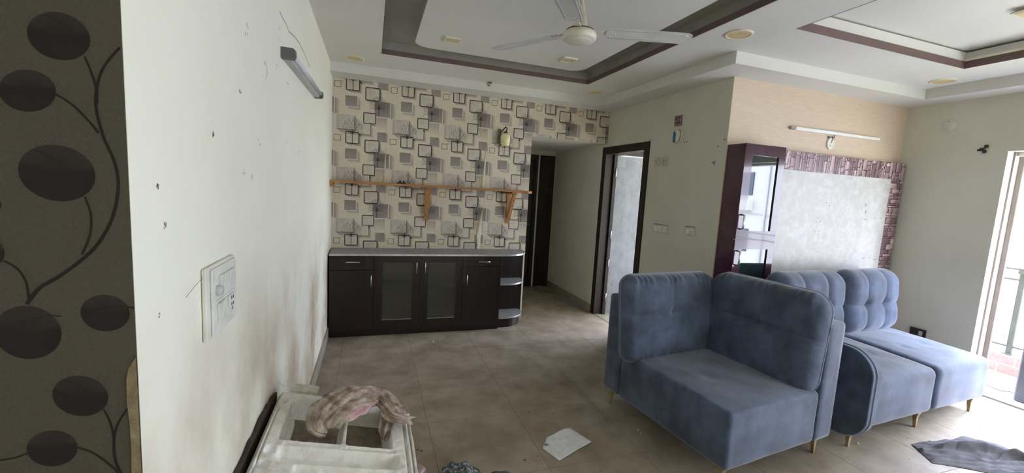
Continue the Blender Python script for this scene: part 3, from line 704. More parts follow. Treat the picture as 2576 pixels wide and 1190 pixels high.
def pdoor(z0,z1,gz0,gz1,hz0,hz1):
    gx0,gx1 = 3.196,3.470; q = MB()
    q.box((cx0,cy0,z0),(gx0,cy0+.018,z1)); q.box((gx1,cy0,z0),(cx1,cy0+.018,z1)); q.box((gx0,cy0,z0),(gx1,cy0+.018,gz0)); q.box((gx0,cy0,gz1),(gx1,cy0+.018,z1))
    d = obj('door', q, PLUM, pc); obj('pane', bx((gx0,cy0+.010,gz0),(gx1,cy0+.014,gz1)), CG, d)
    h = MB(); x=3.150; y=cy0-.028; h.tube([(x,cy0,hz0),(x,y,hz0+.004),(x,y-.002,(hz0+hz1)/2),(x,y,hz1-.004),(x,cy0,hz1)],.0065,10); obj('handle', h, CHROME, d)
pdoor(1.236,czt,1.307,1.900,1.318,1.432); pdoor(.063,1.233,.30,1.158,1.028,1.144)

# ---- TV back panel with printed stone border
tv = thing('tv_back_panel', 'pale swirl-patterned wall panel framed above and right by printed stone', 'panel', (4.4,2.65,0))
px0,px1,pyF = 3.54,X2-.014,2.622
q = MB(); q.box((px0,pyF,.45),(px1,Y2-.003,1.982)); obj('backing_board', q, mat('board_edge', srgb(120,100,96), .7), tv)
SWIRL = mat('pearl_swirl_laminate', srgb(180,179,175), 0.33, srgb(192,191,188), 16, 7, ramp=(.44,.60), spec=.35, bump=.02, bscale=4, rough2=.38)
inner = obj('laminate_sheet', bx((px0,pyF-.004,.5),(5.055,pyF,1.825)), SWIRL, tv)
class FPrint(Print): pass
def stoneprint(clip, vert, seed):
    pr = Print(lambda a,b,l: (a, pyF-.0012-l*.0003, b), clip); r = random.Random(seed); u0,v0,u1,v1 = clip
    pr.rect(u0,v0,u1,v1,lin(66,44,52),0)
    def stone(a,b,c,d):
        base = r.choice([(190,164,166),(176,148,152),(160,132,138),(204,182,180),(134,106,114),(148,120,126)])
        k = r.uniform(.85,1.05); colr = lin(*[min(255,x*k) for x in base]); dk = tuple(x*.55 for x in colr); lt = tuple(min(1,x*1.15) for x in colr)
        n = 9; cx_,cz_ = (a+c)/2,(b+d)/2; P = []
        sh = r.uniform(-.006,.006)
        for (x,z) in ((a,b),((a+c)/2,b),(c,b),(c,(b+d)/2),(c,d),((a+c)/2,d),(a,d),(a,(b+d)/2)):
            P.append((x+r.uniform(-.003,.003)+(sh if z==d else 0), z+r.uniform(-.003,.003)))
        for i in range(8): 
            p_,n_ = P[i],P[(i+1)%8]; cc = lt if 5<=i else (dk if i in (1,2,3) else colr)
            pr.shape([(cx_,cz_),p_,n_],[colr,cc,cc],1.5)
        for _ in range(2):
            x=r.uniform(a,c); z=r.uniform(b,d); pr.line((x,z),(x+r.uniform(-.008,.008),z+r.uniform(-.02,.02)),.0016,dk,3)
    if vert:
        x = u0
        while x < u1:
            w = r.choice([.018,.024,.032,.042,.055]); z = v0 - r.uniform(0,.05)
            while z < v1:
                h = r.choice([.05,.08,.11,.15,.035]); stone(x+.0025,z+.003,min(x+w,u1)-.0025,z+h-.003); z += h
            x += w
    else:
        z = v0
        while z < v1:
            h = r.choice([.018,.024,.032,.042,.055]); x = u0 - r.uniform(0,.05)
            while x < u1:
                w = r.choice([.05,.08,.11,.035,.14]); stone(x+.003,z+.0025,x+w-.003,min(z+h,v1)-.0025); x += w
            z += h
    return pr
STP = mat('stone_print', (1,1,1,1), 0.35, (.85,.83,.84,1), 60, 4, vcol=True)
o = obj('stone_border', stoneprint((px0,1.826,px1,1.981),True,4), STP, tv, fix=False); o['label'] = 'strip printed with upright pink grey stones'
o = obj('stone_border', stoneprint((5.056,.45,px1,1.8255),False,9), STP, tv, fix=False); o['label'] = 'strip printed with flat-laid pink grey stones'
q = MB()
for px_,py_ in ((2079,510),(2086,517),(2057,548),(2053,558),(2063,558),(2050,581),(2060,581),(1988,434)):
    c = at(px_,py_,'y',pyF-.004); q.lathe([(0,-.0006),(.004,-.0006),(.004,.0)],(c.x,c.y,c.z),8,axis='y')
obj('screw_hole', q, BLACK, tv)
q = MB()
for a,b,w,h in ((2178,516,.012,.028),(2178,533,.014,.030),(2178,552,.05,.008),(2200,549,.01,.006),(2217,549,.012,.006),(2172,650,.04,.006),(2200,653,.05,.006)):
    c = at(a,b,'y',pyF-.0045); q.box((c.x-w/2,c.y-.0004,c.z-h/2),(c.x+w/2,c.y+.0003,c.z+h/2))
obj('tape_residue', q, mat('grey_scuff', srgb(138,138,134), .7), tv)

# ---- sofas
def pillow(w, h, d, rc, e, fn=None, N=44, M=None, front=1.0, back=.6):
    """tufted cushion in the local xz plane facing -y"""
    q = MB(); us = [math.sin(PI/2*(-1+2*i/N)) for i in range(N+1)]
    def pt(u,v):
        x,z = u*w/2, v*h/2; ix = max(-(w/2-rc),min(w/2-rc,x)); iz = max(-(h/2-rc),min(h/2-rc,z)); dx,dz = x-ix,z-iz
        L = math.hypot(dx,dz)
        if dx and dz:
            mxx = max(abs(dx),abs(dz)); k = mxx/L; dx*=k; dz*=k; s = rc-mxx
        else: s = min(w/2-abs(x), h/2-abs(z))
        s = max(s,0); k = 1 if s>=e else math.sqrt(max(0,1-(1-s/e)**2))
        return ix+dx, iz+dz, k, s
    vs = []; 
    for side in (-1,1):
        for i in range(N+1):
            for j in range(N+1):
                x,z,k,s = pt(us[i],us[j]); t = d*.5*k*(front if side<0 else back)
                if side<0 and fn: t += fn(x,z,s,k)
                vs.append((x, side*t, z+h/2))
    fs = []; n1 = (N+1)*(N+1)
    for sd in (0,1):
        for i in range(N):
            for j in range(N):
                a = sd*n1+i*(N+1)+j; f = (a,a+N+1,a+N+2,a+1); fs.append(f if sd==0 else f[::-1])
    q.add(vs,fs,0,True,M); 
    return q, pt
def outline(w,h,rc,inset=0.0,n=8):
    P = rrect(-w/2+inset,inset,w/2-inset,h-inset,rc,n); return [(p[0],0,p[1]) for p in P]
def weld(o):
    bm = bmesh.new(); bm.from_mesh(o.data); bmesh.ops.remove_doubles(bm, verts=bm.verts, dist=1e-5); bmesh.ops.recalc_face_normals(bm, faces=bm.faces); bm.to_mesh(o.data); bm.free()
gs = lambda x,s: math.exp(-(x/s)**2)
def rblock(x0,y0,z0,x1,y1,z1,r,nx=30,ny=30,nz=10,fn=None):
    """box with soft rounded edges, finely meshed; fn(x,y,z)->dz for the top"""
    q = MB(); H = Vector(((x1-x0)/2,(y1-y0)/2,(z1-z0)/2)); C0 = Vector(((x0+x1)/2,(y0+y1)/2,(z0+z1)/2))
    def mp(p):
        inn = Vector([max(-(H[k]-r[k]),min(H[k]-r[k],p[k])) for k in range(3)]); dv = Vector([(p[k]-inn[k])/r[k] for k in range(3)])
        if dv.length>1e-6:
            m_ = max(abs(dv.x),abs(dv.y),abs(dv.z)); dv = dv*(m_/dv.length)
        o = C0+inn+Vector([dv[k]*r[k] for k in range(3)])
        if fn: o = fn(o,p)
        return o
    N3 = (nx,ny,nz)
    cg = lambda n: [math.sin(PI/2*(-1+2*i/n)) for i in range(n+1)]
    for ax in range(3):
        a,b = [(1,2),(2,0),(0,1)][ax]; A,B = cg(N3[a]),cg(N3[b])
        for sgn in (-1,1):
            vs = []
            for ua in A:
                for ub in B:
                    p = Vector((0,0,0)); p[ax]=sgn*H[ax]; p[a]=ua*H[a]; p[b]=ub*H[b]; vs.append(mp(p))
            fs = []
            for i in range(len(A)-1):
                for j in range(len(B)-1):
                    k = i*len(B)+j; f=(k,k+len(B),k+len(B)+1,k+1); fs.append(f if sgn>0 else f[::-1])
            q.add(vs,fs,0,True)
    return q
def soft(name, q, parent, mt=None, label=None):
    o = obj(name, q, mt or FABRIC, parent, fix=False); weld(o)
    if label: o['label'] = label
    return o
def leg(parent, x, y, sx=1, sy=1, h=0.125):
    q = MB(); 
    q.box((-.030,-.030,h-.004),(.024,.024,h))
    t = [(-.022,-.022),(.022,-.022),(.022,.022),(-.022,.022)]; bt = [(-.002*sx+c*.0075,-.002*sy+d*.0075) for c,d in ((-1,-1),(1,-1),(1,1),(-1,1))]
    md = [(.001*sx+c*.012,.001*sy+d*.012) for c,d in ((-1,-1),(1,-1),(1,1),(-1,1))]
    lv = [(t,h-.006),(md,h-.045),(bt,0.0)]
    vs = [(p[0]-.012*sx*(1 if i==0 else 1), p[1]-.012*sy, z) for i,(R_,z) in enumerate(lv) for p in R_]
    fs = [(i*4+k,i*4+(k+1)%4,(i+1)*4+(k+1)%4,(i+1)*4+k) for i in range(2) for k in range(4)]+[(0,1,2,3),(11,10,9,8)]
    q.add(vs,fs); M_ = Matrix.Translation((x,y,0)); q.v = [tuple(M_@Vector(v)) for v in q.v]
    return obj('leg', q, GOLD, parent)

# corner seat
TH = math.radians(6.8)
s1 = thing('corner_sofa', 'blue grey corner sofa seat nearest the camera, backs on two sides', 'sofa', (2.150,1.486,0), TH, 'blue grey velvet sectional pieces', local=True)
def crown(o,p,x0,y0,x1,y1,zt,amp,dim):
    if o.z > zt-.09:
        u=(o.x-x0)/(x1-x0); v=(o.y-y0)/(y1-y0); k = max(0,min(1,(o.z-(zt-.09))/.09))
        a = amp*max(0,math.sin(PI*min(max(u,0),1)))**.5*max(0,math.sin(PI*min(max(v,0),1)))**.5
        for (dx,dy,s,dp) in dim: a -= dp*math.exp(-((o.x-dx)**2+(o.y-dy)**2)/(s*s))
        a += .0025*noise.noise(Vector((o.x*9,o.y*9,1.3)))
        o.z += a*k
    return o
def s1fn(o,p):
    o = crown(o,p,0,0,.78,.82,.445,.022,[(.28,.36,.045,.014),(.30,.38,.2,.012)])
    o.x += .004*noise.noise(Vector((o.x*3,o.y*5,o.z*5))); o.y += .004*noise.noise(Vector((o.x*5+7,o.y*3,o.z*5)))
    return o
soft('seat', rblock(0,0,.125,.775,.86,.445,(.022,.022,.040),34,34,12,s1fn), s1)
soft('back_frame', rblock(0,.862,.125,.95,1.03,.830,(.02,.02,.02),10,6,8), s1)
soft('back_frame', rblock(.777,0.0,.125,.950,.860,.855,(.02,.02,.02),6,10,8), s1)
def cush_fn(w,h,vseams,hseam,depth,tufts,wr=.0):
    def f(x,z,s,k):
        z2 = z+h/2; t = 0
        for (u,z0,z1) in vseams:
            if z0-.02<=z2<=z1+.02: t -= depth*gs(x-u,.006)+depth*.8*gs(x-u,.03)
        if hseam is not None: t -= depth*gs(z2-hseam,.006)+depth*.8*gs(z2-hseam,.03)
        for (u,zt) in tufts: t -= .022*math.exp(-((x-u)**2+(z2-zt)**2)/.0022)
        t += .0045*noise.noise(Vector((x*7,z*7,w)))*k + .030*max(0,1-(2*x/w)**2)*max(0,1-(2*z/h)**2)
        if wr: t += wr*gs(s-.03,.035)*math.sin(x*95+3*math.sin(x*23))*(1 if z2>h*.8 else .25)
        return t*k
    return f
# cushion A faces the front; cushion B faces left
wA,hA = .825,.600
lean = math.radians(-7)
MA = Matrix.Translation((.350,.790,.405)) @ Matrix.Rotation(lean,4,'X')
qA,_ = pillow(wA,hA,.17,.085,.05,cush_fn(wA,hA,[(-.02,.33,.6)],.33,.008,[(-.02,.33)],.009),110,MA)
cA = soft('back_cushion', qA, s1, label='back cushion facing the front')
q = MB(); q.tube([MA@Vector(p) for p in outline(wA,hA,.085)],.0035,6,closed=True); obj('piping', q, PIPING, cA)
wB,hB = .795,.635
MBm = Matrix.Translation((.745,.405,.390)) @ Matrix.Rotation(-PI/2,4,'Z') @ Matrix.Rotation(math.radians(-6),4,'X')
qB,_ = pillow(wB,hB,.17,.12,.05,cush_fn(wB,hB,[(.03,.36,.63)],.36,.008,[(.03,.36)],.009),110,MBm)
cB = soft('back_cushion', qB, s1, label='larger back cushion with rounded piped corner')
q = MB(); q.tube([MBm@Vector(p) for p in outline(wB,hB,.12)],.0045,6,closed=True); obj('piping', q, PIPING, cB)
leg(s1,.05,.06); leg(s1,.88,.07,-1); leg(s1,.06,.97,1,-1); leg(s1,.88,.97,-1,-1)

# the two straight seats
TH2 = math.radians(3.6)
def seat_unit(name, label, loc, w, arm):
    s = thing(name, label, 'sofa', loc, TH2, 'blue grey velvet sectional pieces', local=True)
    def fn(o,p):
        o = crown(o,p,0,0,w,.66,.45,.018,[(w*.30,.31,.030,.016),(w*.68,.31,.030,.016),(w*.5,.33,.2,.005)])
        o.z += .03*max(0,(o.y-.05)/.66)*(1 if o.z>.3 else 0); o.x += .003*noise.noise(Vector((o.x*3,o.y*5,o.z*5))); o.y += .004*noise.noise(Vector((o.x*5+7,o.y*3,o.z*5)))
        return o
    soft('seat', rblock(0,0,.125,w,.80,.45,(.045,.045,.05),34,34,12,fn), s)
    soft('back_frame', rblock(0.01,.80,.125,w-.01,.875,.80,(.02,.02,.02),8,6,8), s)
    h_ = .555; w_ = w+(.055 if arm else .020)
    def cf(x,z,s_,k):
        z2 = z+h_/2; t = 0
        for u in (-w_/6,w_/6): t -= .010*gs(x-u,.006)+.014*gs(x-u,.035)
        t -= .008*gs(z2-h_*.47,.006)+.012*gs(z2-h_*.47,.035)
        for u in (-w_/6,w_/6): t -= .02*math.exp(-((x-u)**2+(z2-h_*.47)**2)/.0016)
        t += .003*noise.noise(Vector((x*7,z*7,w*5)))
        return t*k
    Mc = Matrix.Translation((w/2-(.012 if arm else -.010),.705,.455)) @ Matrix.Rotation(math.radians(-5),4,'X')
    qc,_ = pillow(w_,h_,.27,.13,.13,cf,100,Mc,1.0,.6)
    c = soft('back_cushion', qc, s)
    q = MB(); 
    for u in (-w_/6,w_/6):
        pts = []
        for k in range(2,19):
            z = h_*k/20.0; ss = min(z,h_-z); e_=.13; kk = 1 if ss>=e_ else math.sqrt(max(0,1-(1-ss/e_)**2)); pts.append(Mc@Vector((u,-(.135*kk+cf(u,z-h_/2,ss,kk))-.001,z)))
        q.tube(pts,.0016,6)
    obj('seam', q, FABRIC, c)
    for x,y,a,b in (*(((.07,.07,1,1),) if arm else ()),(w-.07,.07,-1,1),(.07,.83,1,-1),(w-.07,.83,-1,-1)):
        if arm and x<.1: leg(s,-.040,y+(.0 if b>0 else -.02),a,b,.112)
        else: leg(s,x,y,a,b)
    return s
s2 = seat_unit('armed_sofa', 'blue grey sofa seat with one dark rounded left arm', (3.395,1.590,0), .775, True)
# arm panel at its left
q = MB(); AP = [(y,z) for y,z in rrect(-.045,.072,.86,.655,.16,10)]
prof = MB(); prof.prism(AP,-.092,-.004,'x')
bm = bmesh.new(); me_ = bpy.data.meshes.new('t'); me_.from_pydata(prof.v,[],prof.f); bm.from_mesh(me_)
bmesh.ops.recalc_face_normals(bm, faces=bm.faces)
ed_ = 0
ed = [e_ for e_ in bm.edges if abs(e_.verts[0].co.x-e_.verts[1].co.x)<1e-6]
bmesh.ops.bevel(bm, geom=ed, offset=.006, segments=2, affect='EDGES'); q.addbm(bm,0,False)
arm = obj('armrest', q, FABRIC, s2); arm['label'] = 'slab armrest with rounded corners and piped edge'
q = MB(); q.tube([(-.090,y,z) for y,z in rrect(-.043,.074,.858,.653,.158,10)],.005,8,closed=True); q.tube([(-.058,y,z) for y,z in rrect(-.047,.070,.862,.657,.162,10)],.004,8,closed=True); obj('piping', q, PIPING, arm)
s3 = seat_unit('armless_sofa', 'blue grey armless sofa seat nearest the balcony door', (4.190,1.642,0), .735, False)

# ---- ceiling fan
fan = thing('ceiling_fan', 'dusty white three-blade ceiling fan hanging in the first tray', 'fan', (1.432,2.085,2.63))
FW_ = mat('fan_enamel', srgb(214,212,200), 0.35, srgb(196,192,176), 12, 4, spec=.5); FB = mat('fan_blade_enamel', srgb(206,206,206), 0.35, srgb(190,190,190), 7, 5)
fx,fy = 1.432,2.085
q = MB(); q.lathe([(0.002,2.345),(.080,2.346),(.089,2.354),(.092,2.370),(.088,2.383),(.076,2.392),(.05,2.398),(0.002,2.40)],(fx,fy,0),40); mo = obj('motor_housing', q, FW_, fan)
q = MB(); q.lathe([(0.002,2.339),(.058,2.339),(.064,2.342),(.070,2.348)],(fx,fy,0),36); obj('bottom_cap', q, FW_, mo)
q = MB(); q.lathe([(.074,2.392),(.074,2.400),(.052,2.402)],(fx,fy,0),32); obj('vent_ring', q, mat('rusty_band', srgb(120,88,64), .6), mo)
q = MB(); q.lathe([(.02,2.53),(.022,2.50),(.034,2.47),(.040,2.42),(.042,2.40)],(fx,fy,0),24); obj('canopy', q, mat('yellowed_enamel', srgb(196,190,164), .45, srgb(172,164,138), 14,4), fan)
q = MB(); q.tube([(fx,fy,2.48),(fx,fy,2.628)],.011,12); q.lathe([(.012,2.600),(.045,2.612),(.05,2.629)],(fx,fy,0),20); obj('down_rod', q, mat('yellowed_enamel', srgb(196,190,164), .45), fan)
def blade(ang):
    Mx = Matrix.Translation((fx,fy,2.392)) @ Matrix.Rotation(ang,4,'Z') @ Matrix.Rotation(math.radians(-7),4,'X')
    out = [(.140,-.038),(.150,-.048),(.165,-.053),(.24,-.057),(.50,-.060),(.560,-.058),(.585,-.051),(.599,-.038),(.604,-.015),(.602,.025),(.594,.044),(.580,.054),(.555,.058),(.24,.055),(.165,.051),(.150,.046),(.140,.036)]
    q = MB(); q.prism(out,-.0015,.0015,'z',0,Mx)
    b = obj('blade', q, FB, fan)
    q = MB(); 
    rib = [(.16,-.042),(.555,-.045),(.580,-.028)]; rib2 = [(.16,.040),(.55,.043),(.580,.026)]
    for rb in (rib,rib2): q.tube([Mx@Vector((x,y,-.002)) for x,y in rb],.0022,6)
    obj('rib', q, FB, b)
    q = MB(); 
    Mz = Matrix.Translation((fx,fy,2.392)) @ Matrix.Rotation(ang,4,'Z')
    q.prism([(.070,-.018),(.125,-.015),(.20,-.045),(.20,.045),(.125,.015),(.070,.018)],.003,.007,'z',0,Mx); obj('blade_arm', q, FW_, b)
    for sx_,sy_ in ((.165,-.025),(.165,.022),(.19,0)):
        q = MB(); q.lathe([(0,-.0045),(.004,-.004),(.005,-.0015)],(0,0,0),8,0,Mx@Matrix.Translation((sx_,sy_,0))); obj('screw', q, CHROME, b)
tipA = math.atan2(1.95-fy,1.90-fx); blade(math.atan2(1.93-2.085,1.92-1.432)); blade(math.atan2(2.47-2.085,1.17-1.432)); blade(math.atan2(1.69-2.085,1.143-1.432)-.0)

# ---- round ceiling lights
LG_ = mat('yellowed_diffuser', srgb(206,190,146), 0.5, srgb(190,170,126), 20, 4); RG = mat('cream_light_rim', srgb(216,208,184), .45)
CLL = [(.219,4.077,'yellowed round ceiling light near the left wall'),(2.627,4.066,'round ceiling light near the header corner'),(2.611,2.187,'largest round ceiling light between the two trays'),(4.79,2.214,'round ceiling light near the right corner')]
for x,y,lb in CLL:
    t = thing('ceiling_light', lb, 'light', (x,y,ZC), 0, 'round recessed ceiling lights')
    q = MB(); q.lathe([(.066,ZC-.004),(.072,ZC-.008),(.084,ZC-.007),(.088,ZC-.0005)],(x,y,0),36); obj('rim', q, RG, t)
    q = MB(); q.lathe([(.0005,ZC-.003),(.067,ZC-.0035)],(x,y,0),36); obj('diffuser', q, LG_, t)
for x,y,lb in ((.944,3.252,'square cream light on the tray panel left of the fan'),(1.917,3.262,'square cream light on the tray panel below the fan')):
    t = thing('square_ceiling_light', lb, 'light', (x,y,2.63), 0, 'square lights in the tray panel')
    q = MB(); 
    for a,b in (((x-.06,y-.06),(x+.06,y-.048)),((x-.06,y+.048),(x+.06,y+.06)),((x-.06,y-.048),(x-.048,y+.048)),((x+.048,y-.048),(x+.06,y+.048))): q.box((a[0],a[1],2.616),(b[0],b[1],2.6295))
    obj('frame', q, RG, t); obj('diffuser', bx((x-.048,y-.048,2.621),(x+.048,y+.048,2.6295)), mat('cream_panel_diffuser', srgb(200,194,168), .5), t)
t = thing('square_ceiling_light', 'square light inside the right-hand tray at the picture edge', 'light', (3.97,1.43,ZR), 0, 'square lights')
obj('frame', bx((3.90,1.37,ZR-.012),(4.02,1.49,ZR-.0045)), RG, t); obj('diffuser', bx((3.912,1.382,ZR-.014),(4.008,1.478,ZR-.0122)), LG_, t)
# bulb holder on the soffit
t = thing('bulb_holder', 'small brown bulb holder under the ceiling above the wallpaper', 'lamp holder', (1.515,4.27,ZC-.01))
M_ = Matrix.Translation((1.515,4.268,2.596)) @ Matrix.Rotation(math.radians(60),4,'X')
q = MB(); q.lathe([(.0,-.02),(.020,-.02),(.022,.0),(.020,.030),(.013,.034),(.012,.020),(.0,.018)],(0,0,0),22,0,M_); obj('socket', q, mat('aged_brass', srgb(120,104,80), .5, srgb(90,76,58), 20,4), t)
q = MB(); q.lathe([(.023,-.004),(.026,.006),(.023,.014)],(0,0,0),22,0,M_); obj('collar', q, RG, t)

# ---- wall lamp on the wallpaper
t = thing('wall_lamp', 'wall lamp with cream bell shade on an iron arm over wallpaper', 'lamp', (1.725,4.525,2.12))
q = MB(); q.box((1.705,Y1-.016,2.03),(1.745,Y1-.003,2.185),0,.005); obj('back_plate', q, mat('worn_chrome', srgb(150,146,140), .35, srgb(84,74,66), 40,4, metal=.7), t)
q = MB(); q.tube([(1.727,Y1-.016,2.15),(1.735,Y1-.045,2.150),(1.748,Y1-.08,2.175),(1.770,Y1-.10,2.205),(1.782,Y1-.105,2.19),(1.775,Y1-.10,2.16),(1.768,Y1-.10,2.14)],.0065,10); obj('arm', q, mat('dark_iron', srgb(50,44,42), .45, metal=.4), t)
sx,sy = 1.768,Y1-.10
q = MB(); q.lathe([(.016,2.150),(.026,2.140),(.030,2.128)],(sx,sy,0),24); obj('cap', q, mat('dark_iron', srgb(50,44,42), .45), t)
q = MB(); q.lathe([(.026,2.135),(.044,2.118),(.053,2.09),(.052,2.05),(.044,2.008),(.040,1.995),(.037,1.996),(.049,2.05),(.050,2.09),(.042,2.115)],(sx,sy,0),32); obj('lamp_shade', q, mat('cream_glass_shade', srgb(226,222,176), .35, srgb(206,200,150), 10,3), t)

# ---- tube light on the left wall
t = thing('tube_light', 'grey tube light batten slanting away high on the left wall', 'light', (0,2.8,2.09))
def batten(p0,p1): return p0,p1
L0,L1,z0,z1 = 2.07,3.19,2.046,2.076
def slant(y): return z0+(z1-z0)*(y-L0)/(L1-L0)
q = MB(); sec = [(0.001,0),(0.030,0),(0.036,.010),(0.036,.030),(0.028,.040),(0.001,.040)]
def sweep(sec,ya,yb,mb):
    n=len(sec); vs=[(x,ya,slant(ya)+z) for x,z in sec]+[(x,yb,slant(yb)+z) for x,z in sec]
    mb.add(vs,[tuple(range(n))[::-1],tuple(range(n,2*n))]+[(i,(i+1)%n,n+(i+1)%n,n+i) for i in range(n)])
sweep(sec,L0,L1,q); bo = obj('batten', q, mat('grey_batten', srgb(176,178,178), .4, srgb(160,160,162), 10,3), t)
q = MB(); q.tube([(0.041,L0+.03,slant(L0)+.026),(0.041,L1-.03,slant(L1)+.026)],.0125,14); obj('tube', q, mat('dead_tube', srgb(200,202,204), .25), t)
for ya,yb in ((L0-.012,L0+.03),(L1-.03,L1+.008)):
    q = MB(); sweep([(0.001,-.002),(.05,-.002),(.057,.012),(.057,.036),(.048,.043),(.001,.043)],ya,yb,q); obj('end_cap', q, mat('grey_end_cap', srgb(92,92,92), .5), t)
# ---- switch board on the left wall
t = thing('switch_board', 'large white modular switch plate on the stained left wall', 'switch', (0.0,1.215,1.205))
q = MB(); q.box((0.001,1.103,1.118),(0.011,1.326,1.300),0,.003); obj('mounting_plate', q, PLASTIC, t)
q = MB(); 
ya,yb,za,zb = 1.150,1.300,1.135,1.283
q.box((.011,ya-.022,za-.012),(.0165,yb+.018,zb+.010),0,.002); obj('cover_frame', q, PLASTIC, t)
def rocker(y,z,w,h,tilt):
    q = MB(); Mx = Matrix.Translation((.0185,y,z)) @ Matrix.Rotation(tilt,4,'Y'); q.box((-.003,-w/2,-h/2),(.003,w/2,h/2),0,.001,Mx); return obj('rocker_switch', q, PLASTIC, t)
for k in range(5): rocker(1.183+k*.0238,1.246,  .0195,.050,math.radians(5))
for k in range(4): rocker(1.166+k*.0238,1.176,  .0195,.050,math.radians(-5 if k==2 else 5))
q = MB(); q.box((.0165,1.256,1.150),(.0185,1.290,1.200),0,.0005); so = obj('socket', q, PLASTIC, t)
q = MB()
for y_,z_ in ((1.266,1.188),(1.280,1.188),(1.266,1.170),(1.280,1.170),(1.273,1.157)): q.box((.0186,y_-.003,z_-.004),(.0190,y_+.003,z_+.004))
obj('pin_hole', q, BLACK, so)
q = MB(); q.lathe([(0.0,.030),(.011,.029),(.013,.020),(.0135,.0165)],(0.0,1.160,1.235),22,axis='x'); obj('dimmer_knob', q, mat('grey_knob', srgb(190,190,188), .3), t)
obj('groove_line', bx((.0166,1.150,1.208),(.0169,1.300,1.2088)), mat('grey_scuff', srgb(138,138,134), .7), t)
# scuffs, nails and cracks of the left wall
SC_ = mat('wall_scuff', srgb(120,116,100), .8); CR = mat('crack_shadow', srgb(176,172,152), .8); SKIM = mat('fresh_skim_patch', srgb(196,194,182), .7)
q = MB(); rr = random.Random(11)
for px_,py_,h in ((537,335,.02),(652,358,.014),(620,62,.012),(619,85,.010),(667,158,.028),(697,165,.014),(604,228,.014),(748,378,.014),(752,385,.016),(735,383,.008),(724,207,.012),(720,358,.01),(614,434,.012),(633,445,.014),(396,467,.010),(414,570,.010),(704,100,.010),(703,72,.014),(738,520,.010),(399,794,.004)):
    for k in range(4):
        c = at(px_+rr.uniform(-3,3),py_+rr.uniform(-7,7),'x',0); w=.0022; hh=h*rr.uniform(.15,.4); s=rr.uniform(-.003,.003)
        q.poly([(.0006,c.y-w,c.z-hh),(.0006,c.y+w,c.z-hh),(.0006,c.y+w+s,c.z+hh),(.0006,c.y-w*.3+s,c.z+hh)])
obj('scuff_mark', q, SC_, wl, fix=False)
q = MB(); pts = [at(a,b,'x',0) for a,b in ((703,30),(712,48),(720,62),(727,80),(740,92),(752,108),(764,132),(772,152),(780,170))]
for a,b in zip(pts[:-1],pts[1:]):
    w = .010; q.poly([(.0005,a.y,a.z-w*.3),(.0005,b.y,b.z-w*.3),(.0005,b.y,b.z+w*.5),(.0005,a.y,a.z+w*.5)])
obj('crack', q, CR, wl, fix=False)
for pts_ in ([(668,158),(672,175),(672,188),(668,198)],[(510,700),(495,715),(478,735),(468,748)],[(702,962),(715,972),(724,968),(722,955)]):
    q = MB(); P = [at(a,b,'x',.004) for a,b in pts_]; q.tube(P,.0006,5); o = obj('loose_wire', q, mat('grey_wire', srgb(150,148,138), .6), wl)
# ---- things on the side wall
def plate_x(name,label,cat,y0,y1,z0,z1,m_,th=.008):
    t = thing(name,label,cat,(X1,(y0+y1)/2,(z0+z1)/2)); obj('plate', bx((X1-th,y0,z0),(X1-.0005,y1,z1),.002), m_, t); return t
t = plate_x('switch_plate','brown mottled square plate high above the door side','switch plate',3.238,3.338,2.206,2.304,mat('brown_mottled_plate', srgb(150,126,122), .5, srgb(96,74,74), 60,4, ramp=(.45,.55)))
q = MB()
for y_,z_ in ((3.27,2.275),(3.30,2.235),(3.265,2.235),(3.308,2.275)): q.box((X1-.0095,y_-.006,z_-.008),(X1-.008,y_+.006,z_+.008))
obj('key', q, BLACK, t)
t = thing('air_freshener','blue and white oval dispenser under the mottled plate','dispenser',(X1,3.26,2.11))
P = rrect(3.212,2.046,3.302,2.168,.043,10); q = MB(); q.prism(P,X1-.035,X1-.0005,'x'); obj('body', q, PLASTIC, t)
q = MB(); q.prism([(3.300,2.052),(3.300,2.150),(3.288,2.160),(3.262,2.125),(3.268,2.09),(3.262,2.062),(3.27,2.048)],X1-.0375,X1-.0352,'x'); obj('blue_front', q, mat('blue_plastic', srgb(46,104,140), .35), t)
q = MB(); q.lathe([(0.0,-.0375),(.016,-.037),(.018,-.035)],(X1,3.268,2.142),20,axis='x'); obj('button', q, mat('grey_knob', srgb(190,190,188), .3), t)
q = MB(); q.tube([(X1-.030,y_,z_) for y_,z_ in rrect(3.211,2.045,3.303,2.169,.044,8)],.0022,6,closed=True); obj('seam', q, BLACK, t)
for (ya,yb,za,zb,lb) in ((3.282,3.512,1.177,1.262,'dusty switch plate with socket nearest the bedroom door'),(2.918,3.055,1.203,1.283,'smaller dusty switch plate nearest the plum cabinet')):
    t = plate_x('switch_plate',lb,'switch plate',ya,yb,za,zb,mat('dusty_switch_plate', srgb(196,194,178), .5, srgb(176,172,156), 20,4),.007); t['group']='grimy switch plates on the side wall'
    n = 3 if yb-ya>.2 else 2; w = (yb-ya-.03)/n
    for k in range(n):
        y_ = ya+.015+k*w; obj('module', bx((X1-.0105,y_+.004,za+.015),(X1-.0072,y_+w-.004,zb-.015),.001), PLASTIC, t)
    q = MB(); y_ = ya+.03
    for dy,dz in ((0,0),(.016,0),(.008,-.018)): q.box((X1-.0112,y_+dy,(za+zb)/2+dz),(X1-.0105,y_+dy+.006,(za+zb)/2+dz+.007))
    obj('pin_hole', q, BLACK, t)
    q = MB(); q.box((X1-.008,ya+.01,zb-.001),(X1-.0005,yb-.01,zb+.004)); obj('dirty_gap', q, mat('brown_grime', srgb(96,88,74), .8), t)
q = MB(); P = [at(a,b,'x',X1-.0006) for a,b in ((1790,408),(1801,403),(1797,418))]; q.poly(P); obj('chipped_patch', q, mat('grey_scuff', srgb(138,138,134), .7), wsd, fix=False)
